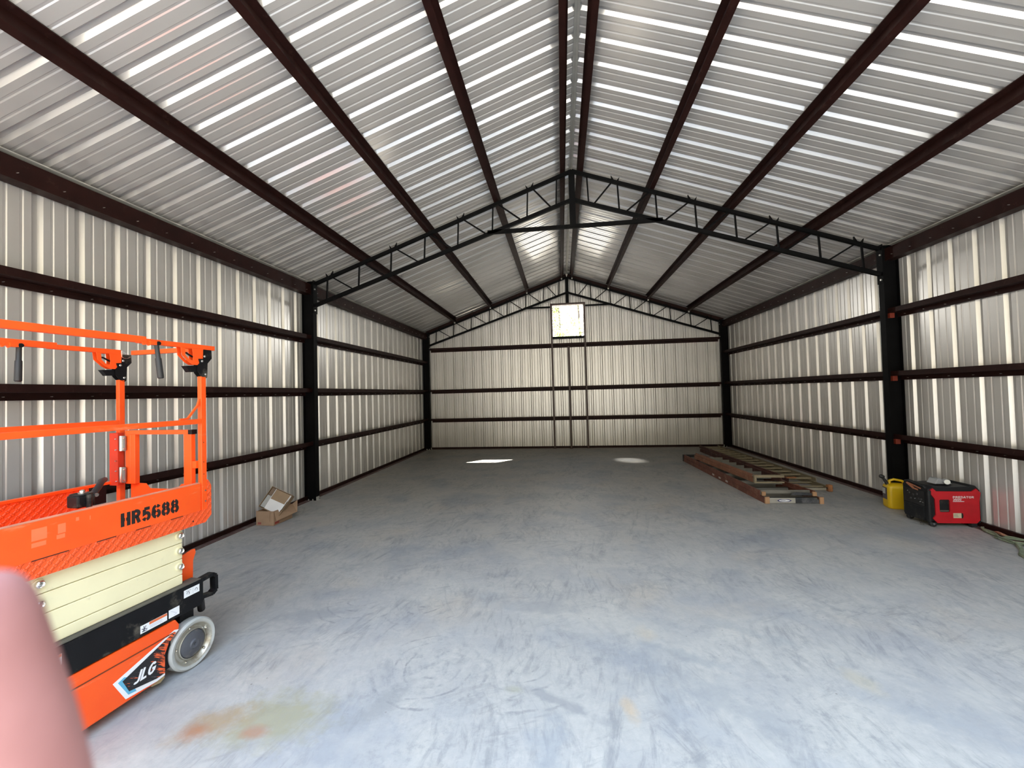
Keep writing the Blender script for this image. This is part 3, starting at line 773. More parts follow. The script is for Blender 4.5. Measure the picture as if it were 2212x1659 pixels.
# --- gate across the end
gx0, gx1 = -.625, -.068
g = MB().box((gx0, .120, 1.150), (gx0+.045, .150, 1.495)).box((gx0+.045, .120, 1.150), (gx0+.084, .150, 1.49)).build('gate_stile', OR, LIFT, bev=.002)
MB().box((gx1-.062, .120, 1.150), (gx1, .150, 1.49)).build('gate_stile', OR, LIFT, bev=.002)
t = MB().box((gx0, .118, 1.488), (gx1-.012, .152, 1.516)).build('gate_top_bar', OR, LIFT, bev=.002)
MB().box((gx1-.022, .117, 1.487), (gx1+.010, .153, 1.517)).build('gate_end_cap', BLK, t)
MB().box((gx1+.0, .125, 1.262), (-.034, .150, 1.308)).build('gate_latch_link', OR, LIFT)
for z0, z1 in ((1.378, 1.480), (1.161, 1.266)):
    h = MB().box((-.662, .105, z0), (-.628, .112, z1)).box((-.628, .105, z0), (-.606, .112, z1)).build('gate_hinge', paint('hinge_steel', (.28,.27,.26), .35, metal=.8), LIFT)
    MB().cyl((-.640, .104, z0), (-.640, .104, z1), .008, 10).build('hinge_barrel', CHROME, h, smooth=True)
    for z in (z0+.015, z1-.015): MB().lathe([(0,.006),(.006,.005)], (-.613, .105, z), (0,-1,0), 8).build('bolt', CHROME, h)
MB().box((-.737, .100, 1.14), (-.662, .136, 1.50)).build('hinge_post', paint('deep_orange_paint', (.55, .035, .010), .5), LIFT)
for z in (1.17, 1.24, 1.31, 1.385, 1.46): MB().cyl((-.670, .100, z), (-.670, .088, z), .004, 6).cyl((-.735, .118, z-.02), (-.750, .118, z-.02), .004, 6).build('bolt', CHROME, LIFT)
# --- black pivot box with hose on the inside of the near board
bx = MB().box((-.165, -.475, 1.160), (-.085, -.395, 1.225), .008).build('pivot_box', BLK, LIFT)
MB().lathe([(0,.045),(.006,.045)], (-.125, -.435, 1.225), (0,0,1), 20).build('pivot_plate', BLK, bx)
MB().lathe([(0,.020),(.003,.020),(.006,.012),(.014,.011),(.018,.006)], (-.125, -.430, 1.231), (0,0,1), 14).build('pivot_bolt', CHROME, bx, smooth=True)
MB().cyl((-.078, -.43, 1.155), (-.078, -.43, 1.226), .012, 12).build('pivot_pin', BLK, bx)
MB().lathe([(0,.010),(.008,.006)], (-.078, -.43, 1.150), (0,0,-1), 8).build('bolt', CHROME, bx)
MB().lathe([(0,.010),(.006,.010)], (-.083, -.396, 1.214), (1,0,0), 8).build('bolt', CHROME, bx)
MB().tube([(-.12,-.40,1.195),(-.15,-.365,1.213),(-.20,-.31,1.235),(-.30,-.23,1.245),(-.40,-.15,1.238),(-.52,-.09,1.215)], .016, 12).build('ribbed_hose', HOSE, bx, smooth=True)
# ------------------------------------------------------------------ generator
GRED = paint('red_generator_plastic', (.50, .010, .018), .42, var=.12)
GBLK = paint('black_generator_plastic', (.009, .010, .012), .5, var=.25, spec=.3, dirt=(.045, .04, .036), dirt_amt=.25)
CREAMP = flat('cream_label', (.62, .55, .38)); WHT = flat('white_print', (.75, .72, .72))
ORS = paint('orange_brown_strap', (.42, .16, .08), .6)
G = thing('generator', 'red and black portable inverter generator on the floor at the right wall', 'generator', (4.0, 5.40, 0), 0)
# body outline seen from the front (x, z): sloping shoulders and a dip in the top for the handles
prof = [(.02,.045),(.54,.045),(.548,.09),(.545,.43),(.50,.485),(.46,.495),(.43,.475),(.15,.462),(.06,.470),(.0,.445),(.0,.08)]
gb = MB().prism(prof, (0, .012, 0), (1,0,0), (0,0,1), (0, .36, 0)).build('body', GBLK, G, bev=.008)
# red side panel with octagonal horns and a window
def panel_with_hole():
    o = [(.080,.420),(.045,.455),(.000,.418),(.062,.330),(.066,.145),(.036,.100),(.080,.050),(.488,.050),(.524,.088),(.524,.300),(.540,.405),(.497,.452),(.450,.418)]
    h = [(.107,.315),(.118,.324),(.206,.324),(.217,.315),(.217,.188),(.206,.177),(.118,.177),(.107,.188)]
    bm = bmesh.new()
    vo = [bm.verts.new((x, 0, z)) for x, z in o]; vh = [bm.verts.new((x, 0, z)) for x, z in h]
    eo = [bm.edges.new((vo[i], vo[(i+1) % len(vo)])) for i in range(len(vo))]
    eh = [bm.edges.new((vh[i], vh[(i+1) % len(vh)])) for i in range(len(vh))]
    bmesh.ops.triangle_fill(bm, use_beauty=True, use_dissolve=False, edges=eo+eh)
    bm.verts.index_update()
    mb = MB().add([v.co[:] for v in bm.verts], [[v.index for v in f.verts] for f in bm.faces]); bm.free(); return mb
pn = panel_with_hole().build('side_panel', GRED, G)
s_ = pn.modifiers.new('thickness', 'SOLIDIFY'); s_.thickness = .013; s_.offset = 0; pn.location.y = .006
MB().box((.11, .0125, .18), (.215, .02, .32)).build('intake_grille', HOSE, G)
MB().box((.115, .008, .182), (.21, .013, .200)).build('grille_ledge', paint('dusty_ledge', (.09,.07,.06), .6), G)
mb = MB(); pl_ = lambda x0, z0: (lambda u, v: (x0+u, -.0073, z0+v))
lettering(mb, 'PREDATOR', pl_(.249, .341), .023, 1.75, .24, .16, 0, {'R': 'R2'})
mb.build('lettering', WHT, pn)
mb = MB(); lettering(mb, '3500', pl_(.249, .313), .022, 1.45, .24, .16, 0, {'5': '5b'}); mb.build('lettering', WHT, pn)
MB().box((.249, -.0076, .300), (.366, -.0066, .307)).build('print_bar', WHT, pn)
MB().box((.246, -.0076, .111), (.330, -.0066, .168)).build('label', CREAMP, pn)
mb = MB()
for z in (.150, .138, .126): mb.box((.252, -.0082, z), (.300-(z*7 % .02), -.0075, z+.003))
mb.build('label_print', DKP, pn)
MB().prism([(.331,.108),(.331,.170),(.347,.165),(.352,.135),(.345,.110)], (0,-.0076,0), (1,0,0), (0,0,1), (0,.0008,0)).build('black_label', LET, pn)
# rounded front corner column
MB().tube([(.012,.018,.06),(.012,.018,.43)], .022, 12).build('corner_bumper', GBLK, G, smooth=True)
# control panel side (facing the door)
cp = MB().box((-.004, .06, .23), (.004, .35, .40)).build('control_panel', paint('dark_panel', (.02,.02,.022), .3), G)
for y, z in ((.27,.345),(.21,.335),(.13,.30),(.10,.30),(.25,.28),(.16,.35)):
    MB().lathe([(0,.013),(.008,.012)], (-.004, y, z), (-1,0,0), 14).build('socket', paint('socket_black', (.05,.05,.05), .3), cp)
for y, z in ((.29,.365),(.115,.272),(.08,.268),(.19,.29)):
    MB().lathe([(0,.006),(.006,.005)], (-.004, y, z), (-1,0,0), 8).build('knob', CHROME, cp)
MB().box((-.006, .07, .06), (.004, .35, .215), .004).build('lower_cover', GBLK, G)
# handle arch with hollow and strap
MB().tube([(.01,.34,.44),(.0,.33,.475),(.0,.27,.492),(.0,.16,.480),(.005,.075,.462),(.02,.05,.43)], .015, 10).build('carry_handle', GBLK, G, smooth=True)
MB().bar((.004,.325,.468), (-.008,.20,.415), .028, .004, (1,0,0)).bar((.004,.30,.462), (-.006,.10,.430), .014, .004, (1,0,0)).bar((-.008,.20,.415), (-.010,.135,.408), .016, .004, (1,0,0)).build('strap', ORS, G)
# wheels and foot
for y in (.03, .34):
    w = MB().lathe([(-.018,.030),(-.014,.036),(.014,.036),(.018,.030)], (.05, y, .036), (0,1,0), 24).build('wheel', HOSE, G, smooth=True)
    MB().lathe([(-.0215,.012),(.0215,.012)], (.05, y, .036), (0,1,0), 12).build('wheel_hub', paint('grey_hub', (.12,.13,.14), .5), w)
    MB().box((.44, y-.02, 0), (.50, y+.02, .05)).build('foot', HOSE, G)
MB().tube([(-.012,.12,.012),(-.02,.10,.010),(-.016,.07,.012)], .008, 8).build('outlet_pipe', CHROME, G)

# things on the generator
PLAS = N('cloudy_plastic'); PLAS.set(Base_Color=(.36,.37,.38), Roughness=.35, Alpha=.82); PLAS = PLAS.m
b_ = MB(); random.seed(3)
b_ = MB().prism([(.0,0),(.19,0),(.165,.022),(.10,.040),(.055,.068),(.035,.060)], (4.165, 5.52, .4785), (1,0,0), (0,0,1), (0,.12,0))
o = b_.build('plastic_bag', PLAS, None, bev=.006)
tag(o, 'crumpled cloudy plastic bag lying on top of the red generator', 'plastic bag', None, 'thing')
c_ = MB().lathe([(0,.029),(.003,.0305),(.075,.028),(.082,.024)], (4.262, 5.475, .5125), (.30,.95,.02), 24).build('plastic_cup', flat('translucent_grey_cup', (.52,.53,.53)), None, smooth=True)
tag(c_, 'white-bottomed plastic cup lying on its side on the generator', 'cup', None, 'thing')
MB().lathe([(0,.027),(.002,.029)], (4.2611, 5.472, .5125), (.30,.95,.02), 24).build('cup_base', flat('white_cup_base', (.85,.86,.80)), c_)

# ------------------------------------------------------------------ fuel can
YEL = paint('yellow_fuel_can_plastic', (.78, .50, .010), .38, var=.08)
FC = thing('fuel_can', 'yellow plastic fuel can with black spout behind the generator', 'fuel can', (4.115, 6.165, 0), math.radians(-13))
def rrect(w, d, r, n=5):
    pts = []
    for cx, cy0, a0 in ((w-r, r, -90), (w-r, d-r, 0), (r, d-r, 90), (r, r, 180)):
        pts += [(cx+r*math.cos(math.radians(a0+90*i/n)), cy0+r*math.sin(math.radians(a0+90*i/n))) for i in range(n+1)]
    return pts
def loft(rings):
    mb = MB(); n = len(rings[0]); V = []; F = []
    for r in rings: V += r
    for i in range(len(rings)-1):
        for k in range(n): F.append((i*n+k, i*n+(k+1)%n, (i+1)*n+(k+1)%n, (i+1)*n+k))
    F.append(tuple(range(n-1,-1,-1))); F.append(tuple(range((len(rings)-1)*n, len(rings)*n)))
    return mb.add(V, F)
w_, d_ = .27, .20
def ring(ins, z, sx=1.0): return [(ins+x*(w_-2*ins)/w_, ins+y*(d_-2*ins)/d_, z) for x, y in rrect(w_, d_, .045)]
loft([ring(.012,0), ring(.002,.012), ring(0,.03), ring(0,.27), ring(.006,.30), ring(.03,.325), ring(.06,.332)]).build('can_body', YEL, FC, smooth=True)
MB().tube([(.045,.10,.32),(.055,.10,.365),(.10,.10,.385),(.19,.10,.368),(.23,.10,.33)], [.020,.018,.016,.016,.020], 10).build('handle', YEL, FC, smooth=True)
MB().tube([(.030,.10,.318),(.012,.10,.352),(-.006,.10,.385),(-.018,.10,.405)], [.024,.020,.017,.017], 12).build('spout', HOSE, FC, smooth=True)
MB().lathe([(0,.022),(.012,.026),(.040,.026),(.052,.018)], (-.006,.10,.405), (-.8,0,.45), 14).build('spout_cap', HOSE, FC, smooth=True)
lb = MB().box((-.0015, .045, .115), (.001, .160, .275)).build('label', flat('dark_label', (.09,.07,.08)), FC)
MB().box((-.0022, .085, .185), (-.0012, .158, .262)).build('label_patch', flat('grey_white_label', (.55,.56,.52)), lb)
MB().box((.07,.096,.388), (.14,.104,.395)).build('trigger', HOSE, FC)

# ------------------------------------------------------------------ ladders
FIB = paint('weathered_red_brown_fibreglass', (.175, .062, .040), .6, var=.25, dirt=(.30, .16, .11), dirt_amt=.35)
FIBD = paint('dark_red_brown_fibreglass', (.095, .036, .028), .6, var=.25, dirt=(.20, .12, .10), dirt_amt=.25)
FIBT = paint('faded_orange_fibreglass', (.28, .120, .070), .6, var=.2, dirt=(.40, .24, .16), dirt_amt=.3)
ALU = paint('dull_aluminium', (.26, .25, .225), .42, metal=.5, var=.15)
TAN = paint('worn_tan_rung', (.27, .225, .15), .6, var=.2)
SHOE = paint('tan_rubber_shoe', (.42, .24, .13), .7, var=.15)
def crail(mb, a, b, w, h, t=.006, side=1, z0=0.0):
    """channel rail from a to b; web on the outer side, flanges inwards (side=+1: flanges towards +x)"""
    a, b = Vector(a), Vector(b); d = (b-a); ex = Vector((side, 0, 0)); ez = Vector((0, 0, 1))
    mb.prism([(0,0),(w,0),(w,t),(t,t),(t,h-t),(w,h-t),(w,h),(0,h)], a, ex, ez, d); return mb
# A: long step ladder folded flat, feet towards the door
ya, yb = 6.42, 10.05
LA = thing('step_ladder', 'longest folded red-brown step ladder, lowest in the pile, feet towards the door', 'ladder', (0,0,0), 0, 'ladders lying by the right wall')
crail(MB(), (2.640,ya,.0), (2.545,yb,.0), .028, .082).build('front_rail', FIB, LA)
crail(MB(), (3.425,ya,.0), (2.955,yb,.0), .028, .082, side=-1).build('front_rail', FIB, LA)
crail(MB(), (2.625,ya+.10,.088), (2.550,yb,.088), .024, .070).build('rear_rail', FIB, LA)
crail(MB(), (3.390,ya+.10,.088), (2.950,yb,.088), .024, .070, side=-1).build('rear_rail', FIB, LA)
def lerp(a, b, t): return a+(b-a)*t
for k in range(11):
    t = (.05+k*.31)/(yb-ya); y = lerp(ya, yb, t)
    x0, x1 = lerp(2.668, 2.573, t), lerp(3.397, 2.927, t)
    MB().box((x0, y, .004), (x1, y+.006, .078)).box((x0, y, .070), (x1, y+.03, .078)).build('step', ALU, LA)
    if k % 2 == 0: MB().box((lerp(2.65,2.575,t), y+.12, .10), (lerp(3.365,2.926,t), y+.145, .15)).build('rear_brace', ALU, LA)
st = MB().box((2.700, ya-.010, .006), (3.06, ya-.002, .080)).build('name_plate', paint('pale_grey_plate', (.40,.38,.34), .5), LA)
mb = MB().prism([(.0,.02),(.045,.0),(.155,.0),(.20,.02),(.155,.040),(.045,.040)], (2.81, ya-.0115, .022), (1,0,0), (0,0,1), (0,.0015,0)); mb.build('logo_diamond', flat('navy_print', (.02,.02,.14)), st)
mb = MB().prism([(x, z) for x, z in arc(.10,.02,.075,.016,0,330,12)], (2.81, ya-.0125, .022), (1,0,0), (0,0,1), (0,.001,0)); mb.build('logo_oval', WHITE, st)
mb = MB(); lettering(mb, 'WERNER', lambda u, v: (2.862+u, ya-.0129, .037+v), .010, 1.5, .2, .15, 0, {'R': 'R2'}); mb.build('logo_lettering', flat('navy_print_2', (.03,.03,.2)), st)
DKB = paint('mottled_dark_brace', (.035,.038,.045), .5, var=.4, dirt=(.12,.12,.13), dirt_amt=.5)
MB().prism([(3.06,.010),(3.06,.085),(3.30,.080),(3.38,.055),(3.39,.005),(3.30,-.0+.002)], (0, ya-.012, 0), (1,0,0), (0,0,1), (0,.006,0)).build('gusset', DKB, LA)
MB().prism([(3.05,.095),(3.10,.14),(3.36,.125),(3.36,.09)], (0, ya+.09, 0), (1,0,0), (0,0,1), (0,.006,0)).build('gusset', DKB, LA)
for x, y, z, w, h in ((2.640, ya-.035, 0, .062, .098), (3.375, ya-.035, 0, .055, .098), (2.640, ya+.055, .090, .055, .062), (3.335, ya+.055, .090, .055, .062)):
    MB().box((x, y, z), (x+w, y+.034, z+h), .006).build('foot', SHOE, LA)
MB().box((2.535, yb, .0), (2.96, yb+.06, .155)).build('top_cap', paint('black_cap_plastic', (.012,.013,.015), .5), LA)
for y in (8.35, 8.05, 7.75): MB().box((lerp(2.640,2.545,(y-ya)/(yb-ya))-.0015, y-.10, .028), (lerp(2.640,2.545,(y-ya)/(yb-ya))+.0, y, .060)).build('sticker', flat('pale_sticker', (.55,.48,.45)), LA)
# B: shorter step ladder on top of A, cap end towards the door
y0, y1 = 7.05, 9.45; ZB = .162
LB = thing('step_ladder', 'shorter faded orange step ladder resting on the longest one, wide cap towards the door', 'ladder', (0,0,0), 0, 'ladders lying by the right wall')
crail(MB(), (2.78,y0,ZB), (2.60,y1,ZB), .026, .080).build('front_rail', FIBT, LB)
crail(MB(), (3.20,y0,ZB), (3.10,y1,ZB), .026, .080, side=-1).build('front_rail', FIBD, LB)
crail(MB(), (2.775,y0+.05,ZB+.084), (2.61,y1-.05,ZB+.084), .022, .045).build('rear_rail', FIBT, LB)
crail(MB(), (3.20,y0+.05,ZB+.084), (3.10,y1-.05,ZB+.084), .022, .045, side=-1).build('rear_rail', FIBD, LB)
for k in range(7):
    t = (.25+k*.31)/(y1-y0); y = lerp(y0, y1, t)
    MB().box((lerp(2.808,2.628,t), y, ZB+.004), (lerp(3.172,3.072,t), y+.085, ZB+.012)).box((lerp(2.808,2.628,t), y, ZB+.004), (lerp(3.172,3.072,t), y+.006, ZB+.07)).build('step', ALU, LB)
cp_ = MB().box((2.765, y0-.055, ZB), (3.215, y0-.003, ZB+.024)).box((2.765, y0-.055, ZB+.090), (3.215, y0-.003, ZB+.128)).box((2.765, y0-.055, ZB+.024), (2.80, y0-.003, ZB+.09)).build('top_cap', TAN, LB, bev=.004)
# C: extension ladder beside them, nearest the wall
LC = thing('extension_ladder', 'extension ladder with tan rungs lying nearest the right wall', 'ladder', (0,0,0), 0, 'ladders lying by the right wall')
y0, y1 = 7.20, 11.60
crail(MB(), (3.470,y0,.0), (3.400,y1,.0), .028, .080).build('rail', FIBD, LC)
crail(MB(), (3.965,y0,.0), (3.930,y1,.0), .028, .080, side=-1).build('rail', TAN, LC)
crail(MB(), (3.500,y0+.25,.084), (3.420,y1+.10,.084), .026, .072).build('fly_rail', FIBD, LC)
crail(MB(), (3.935,y0+.25,.084), (3.905,y1+.10,.084), .026, .072, side=-1).build('fly_rail', TAN, LC)
for k in range(14):
    y = y0+.12+k*.305; t = (y-y0)/(y1-y0)
    MB().cyl((lerp(3.475,3.405,t), y, .040), (lerp(3.960,3.925,t), y, .040), .016, 10).build('rung', TAN, LC, smooth=True)
    MB().cyl((lerp(3.505,3.425,t), y+.27, .120), (lerp(3.930,3.90,t), y+.27, .120), .017, 10).build('rung', TAN, LC, smooth=True)
RST = paint('rusty_orange_bracket', (.36, .15, .06), .6, var=.3)
for x in (3.44, 3.93):
    f = MB().box((x, y0-.07, .0), (x+.065, y0-.002, .105), .006).build('foot_bracket', RST, LC)
    MB().cyl((x-.01, y0-.035, .05), (x+.08, y0-.035, .05), .014, 8).build('foot_pin', HOSE, f)
MB().box((3.52, y0-.03, .015), (3.92, y0-.022, .05)).build('foot_bar', paint('pale_bar', (.36,.33,.27), .5), LC)
MB().box((3.45, y0+.20, .158), (3.60, y0+.26, .175)).build('pulley_bracket', RST, LC)

# ------------------------------------------------------------------ cardboard boxes
CARD = paint('cardboard', (.36, .235, .150), .8, var=.10, bump=.05)
CARD2 = paint('inner_cardboard', (.30, .205, .125), .8, var=.10)
B1 = thing('cardboard_box', 'open brown cardboard box with folded-out flaps on the floor by the left wall', 'box', (-4.42, 5.145, 0), math.radians(-2))
# front wall, side wall, back, far side, floor: thin board
t_ = .005
MB().box((0,0,0),(.265,t_,.195)).box((0,t_,0),(t_,.36,.19)).box((.265-t_,t_,0),(.265,.36,.195)).box((0,.36,0),(.265,.36+t_,.20)).box((0,0,0),(.265,.36,.006)).build('box_walls', CARD, B1)
MB().prism([(.02,.065),(.205,.060),(.22,.192),(.006,.194)], (0,-.004,0), (1,0,0), (0,0,1), (0,-.004,0)).build('front_flap', CARD, B1)
# side flap stands off, sweeping up to the far end
MB().add([(.268,.01,.190),(.268,.37,.200),(.325,.40,.245),(.292,.02,.060),(.335,.38,.085),
          (.264,.01,.190),(.264,.37,.200),(.320,.40,.245),(.287,.02,.060),(.330,.38,.085)],
         [(0,1,4,3),(1,2,4),(5,8,9,6),(6,9,7),(0,3,8,5),(3,4,9,8),(4,2,7,9),(2,1,6,7),(1,0,5,6)]).build('side_flap', CARD, B1)
for (x0, x1) in ((.025, .075),): MB().box((x0, -.0015, .018), (x1, -.0002, .045)).build('red_mark', flat('faded_red_print', (.30,.08,.06)), B1)
MB().box((.2652, .02, .015), (.2665, .10, .045)).build('red_mark', flat('faded_red_print', (.33,.05,.035)), B1)
# tilted box, its open side facing the room, built in its own leaning frame
def onray(px, py, depth):
    d = fw*1.0+rt*((px-1106)/F_PX)-up*((py-829.5)/F_PX); return CAM+d*depth
B2 = thing('cardboard_box', 'tilted open box with white lining standing in the brown box', 'box', (-4.30, 5.16, .16), 0)
e1 = Vector((.86, .18, -.455)).normalized()          # along the upper edge, down to the right
nn = Vector((.52, -.80, .30)); nn = (nn-e1*nn.dot(e1)).normalized()   # out of the opening
e2 = nn.cross(e1).normalized()                       # down the opening
if e2.z > 0: e2 = -e2
T = Vector((-4.285, 5.29, .500))-Vector((-4.30, 5.16, .16))
def fr(u, v, w=0.0): return T+e1*u+e2*v+nn*w
def board(poly, w0, w1, name, mat, parent=None):
    mb = MB(); n = len(poly)
    A = [fr(u, v, w0) for u, v in poly]; Bp = [fr(u, v, w1) for u, v in poly]
    mb.add(A+Bp, [(i,(i+1)%n,n+(i+1)%n,n+i) for i in range(n)]+[tuple(range(n-1,-1,-1)), tuple(range(n,2*n))])
    return mb.build(name, mat, parent or B2)
S = .30
board([(0,0),(S,0),(S,S),(0,S)], -.135, -.130, 'box_back', CARD2)
board([(0,0),(S,0),(S,.006),(0,.006)], -.13, 0, 'box_side', CARD2)
board([(0,0),(.006,0),(.006,S),(0,S)], -.13, 0, 'box_side', CARD2)
board([(S-.006,0),(S,0),(S,S),(S-.006,S)], -.13, 0, 'box_side', CARD2)
board([(0,S-.006),(S,S-.006),(S,S),(0,S)], -.13, 0, 'box_side', CARD2)
PAP = paint('white_lining', (.74,.73,.72), .7, var=.04); GPAP = paint('grey_lining', (.36,.36,.34), .7, var=.08)
board([(.012,.012),(.066,.012),(.066,.115),(.012,.115)], -.02, -.016, 'upper_flap', paint('dark_cardboard', (.19,.13,.09), .8), B2)
board([(.072,.012),(.285,.012),(.285,.150),(.072,.150)], -.016, -.012, 'brown_sheet', CARD2)
board([(.066,.010),(.072,.010),(.072,.150),(.066,.150)], -.016, -.006, 'white_edge', PAP)
board([(.066,.115),(.072,.150),(.285,.150),(.270,.29),(.075,.29)], -.014, -.008, 'white_sheet', PAP)
board([(.010,.118),(.064,.118),(.072,.285),(.010,.285)], -.03, -.02, 'grey_sheet', GPAP)
board([(.280,.012),(.286,.012),(.282,.22),(.272,.22)], -.014, -.002, 'white_edge', PAP)
board([(.290,.02),(.296,.02),(.294,.10),(.288,.10)], -.010, .002, 'white_edge', PAP)

# ------------------------------------------------------------------ green strap heap and orange cord on the floor
GRN = paint('faded_green_webbing', (.20, .235, .15), .8, var=.3, dirt=(.32,.36,.27), dirt_amt=.4)
random.seed(11)
def strap_heap():
    mb = MB()
    main = [(4.49,5.345),(4.44,5.27),(4.42,5.18),(4.40,5.10),(4.35,5.03),(4.33,4.95),(4.34,4.88),(4.40,4.83),(4.47,4.85),(4.50,4.93),(4.46,5.00),(4.40,5.04)]
    for j in range(2):
        pts = [(x+random.uniform(-.015,.015)+.012*j, y+random.uniform(-.02,.02), .010+.012*j+random.uniform(0,.012)) for x, y in main]
        mb.tube(pts, [.006+random.uniform(0,.007) for _ in pts], 7)
    mb.tube([(4.36,4.86,.012),(4.30,4.76,.012),(4.22,4.66,.010),(4.12,4.56,.010),(4.08,4.47,.010)], [.014,.02,.018,.022,.02], 7)
    mb.tube([(4.40,4.84,.014),(4.40,4.74,.02),(4.33,4.62,.014),(4.20,4.50,.012)], [.014,.02,.018,.022], 7)
    return mb
o = strap_heap().build('webbing_strap', GRN, None, smooth=True)
tag(o, 'faded green webbing strap heaped on the floor along the right wall', 'strap', None, 'thing')
o = MB().tube([(4.50,5.22,.012),(4.47,5.15,.03),(4.445,5.08,.034),(4.46,5.02,.02)], [.010,.014,.014,.008], 8).build('rag', paint('orange_brown_rag', (.42,.20,.12), .8), None, smooth=True)
tag(o, 'small orange-brown rag on the green strap by the right wall', 'rag', None, 'thing')
# ------------------------------------------------------------------ trees behind the building, seen through the opening
BARK = paint('pale_bark', (.12, .095, .085), .9, var=.25)
def m_leaf(name, col):
    m = N(name); m.set(Base_Color=m.mix(m.noise(m.obj(), 1.2, 3), col, [x*1.35 for x in col]), Roughness=.6)
    tr = m.n('BsdfTranslucent', {'Color': [min(1, x*1.5) for x in col]})
    mx = m.n('MixShader', {0: .5}); m.t.links.new(m.b.outputs[0], mx.inputs[1]); m.t.links.new(tr.outputs[0], mx.inputs[2])
    m.t.links.new(mx.outputs[0], m.out.inputs[0]); return m.m
LEAF = m_leaf('fresh_leaf', (.20, .24, .09))
def tree(x, y, h, r, seed, label, leaves=2400):
    rnd = random.Random(seed)
    o = thing('tree', label, 'tree', (x, y, -.16), 0, 'trees behind the building')
    pts = [(0, 0, 0)]; rr = [r]
    n = 9
    for i in range(1, n+1):
        pts.append((rnd.uniform(-.12, .12), rnd.uniform(-.12, .12), h*i/n)); rr.append(r*(1-.75*i/n))
    MB().tube(pts, rr, 10).build('trunk', BARK, o, smooth=True)
    mb = MB(); tips = []
    for i in range(26):
        z = h*rnd.uniform(.28, .95); a = rnd.uniform(0, 2*PI); L = rnd.uniform(.7, 2.0)*(1.25-z/h)
        q = [Vector((0, 0, z))]
        for k in range(4):
            q.append(q[-1]+Vector((math.cos(a), math.sin(a), rnd.uniform(.0, .6)))*L/4); a += rnd.uniform(-.5, .5)
        mb.tube(q, [r*.22, r*.17, r*.12, r*.08, .01], 6); tips += q[2:]
    mb.build('branches', BARK, o, smooth=True)
    lf = MB()
    for k in range(leaves):
        c = rnd.choice(tips)+Vector((rnd.gauss(0, .22), rnd.gauss(0, .22), rnd.gauss(0, .2)))
        u = Vector((rnd.gauss(0, 1), rnd.gauss(0, 1), rnd.gauss(0, .6))).normalized(); v = u.cross(Vector((rnd.gauss(0, 1), rnd.gauss(0, 1), rnd.gauss(0, 1)))).normalized()
        s = rnd.uniform(.06, .13)
        lf.add([c-u*s, c+v*s*.45, c+u*s, c-v*s*.45], [(0, 1, 2, 3)])
    tag(lf.build('foliage', LEAF, o, fix=False), kind='stuff')
    return o
tree(-.35, 24.0, 9.5, .11, 5, 'slender leafy tree seen at the left in the square opening')
tree(1.15, 30.0, 11.5, .16, 8, 'leafy tree with the thicker trunk seen at the right in the square opening')
tree(.35, 31.0, 7.0, .08, 21, 'low young tree seen between the two trunks in the square opening', 1100)

# ------------------------------------------------------------------ the photographer's finger over the corner of the lens
def cv(r_, u_, d_):   # millimetres right, up and ahead of the lens
    return CAM+rt*((r_-3.3)/1000)+up*((u_+1.6)/1000)+fw*(d_/1000)
def m_skin():
    m = N('skin'); p = m.pos()
    c = m.mix(m.ramp(m.noise(p, 90, 4), [(.35, 0), (.65, 1)]), (.32, .145, .13), (.38, .18, .165))
    m.set(Base_Color=c, Roughness=.6, Specular_IOR_Level=.3)
    return m.m
SKIN = m_skin()
HV = []; HE = []; HR = []
def chain(pts, root=None):
    prev = root
    for (r_, u_, d_, rad) in pts:
        HV.append(cv(r_, u_, d_)); HR.append(rad/1000)
        if prev is not None: HE.append((prev, len(HV)-1))
        prev = len(HV)-1
    return prev
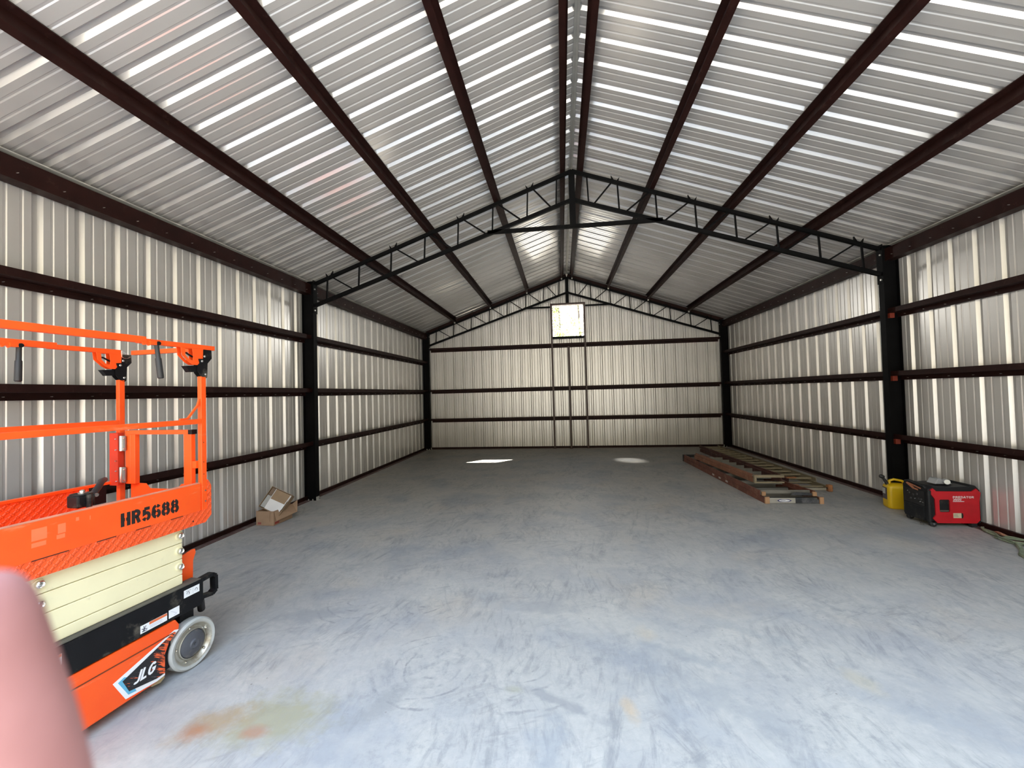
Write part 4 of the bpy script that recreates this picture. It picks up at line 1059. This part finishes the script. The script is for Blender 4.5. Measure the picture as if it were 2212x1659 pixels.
# wrist root and palm, then four fingers of different length and a thumb
chain([(-30, -215, -5, 26)])
palm = chain([(-38, -165, 5, 25)], 0)
k1 = chain([(-45, -132, 22, 15), (-47, -108, 34, 12)], palm)            # index knuckle
chain([(-50.2, -72, 41, 10.4), (-50.3, -53, 40.5, 10.2), (-50.6, -42, 40, 9.6), (-51.4, -32, 39.3, 8.4), (-52.2, -25.5, 39, 7.8), (-53.4, -20.6, 38.8, 6.6)], k1)
k2 = chain([(-58, -135, 26, 13)], palm); chain([(-78, -128, 44, 9.5), (-96, -112, 46, 9), (-104, -98, 38, 8.2), (-103, -88, 30, 7.2)], k2)
k3 = chain([(-60, -152, 24, 13)], palm); chain([(-82, -150, 40, 9.2), (-98, -138, 42, 8.6), (-106, -124, 34, 7.9), (-104, -115, 26, 7)], k3)
k4 = chain([(-56, -170, 18, 12)], palm); chain([(-74, -170, 30, 8.2), (-86, -162, 32, 7.6), (-92, -152, 26, 7), (-90, -144, 20, 6.2)], k4)
t1 = chain([(-14, -160, 0, 14)], palm); chain([(6, -135, -4, 12), (16, -112, -2, 10.5), (18, -96, 2, 9.0), (18, -88, 3, 7.5)], t1)
arm = chain([(-24, -265, -25, 27), (-10, -340, -70, 32), (10, -430, -130, 38)], 0)
me = bpy.data.meshes.new('hand'); me.from_pydata([v[:] for v in HV], HE, [])
hand = bpy.data.objects.new('hand', me); C.objects.link(hand); me.materials.append(SKIN)
sk = hand.modifiers.new('skin', 'SKIN'); sk.use_smooth_shade = True
for i, v in enumerate(me.skin_vertices[0].data): v.radius = (HR[i], HR[i]); v.use_root = (i == 0)
sb = hand.modifiers.new('sub', 'SUBSURF'); sb.levels = 2; sb.render_levels = 2
tag(hand, "blurred pink fingertip poking into the lower left corner close to the lens", 'hand', None, 'thing')
nail = MB()
G_ = []
for i in range(5):
    for j in range(5):
        a = (i-2)/2*.75; t = j/4
        G_.append(cv(-52.0+5.0*math.sin(a), -25.5-9*t, 39+1.2*t+6.6*math.cos(a)*(.84+.16*t)))
nail.add(G_, [(i*5+j, i*5+j+1, (i+1)*5+j+1, (i+1)*5+j) for i in range(4) for j in range(4)])
nb = nail.build('fingernail', paint('fingernail_pink', (.70, .42, .38), .3), None, smooth=True); nb.parent = hand
nb.modifiers.new('thickness', 'SOLIDIFY').thickness = .0005
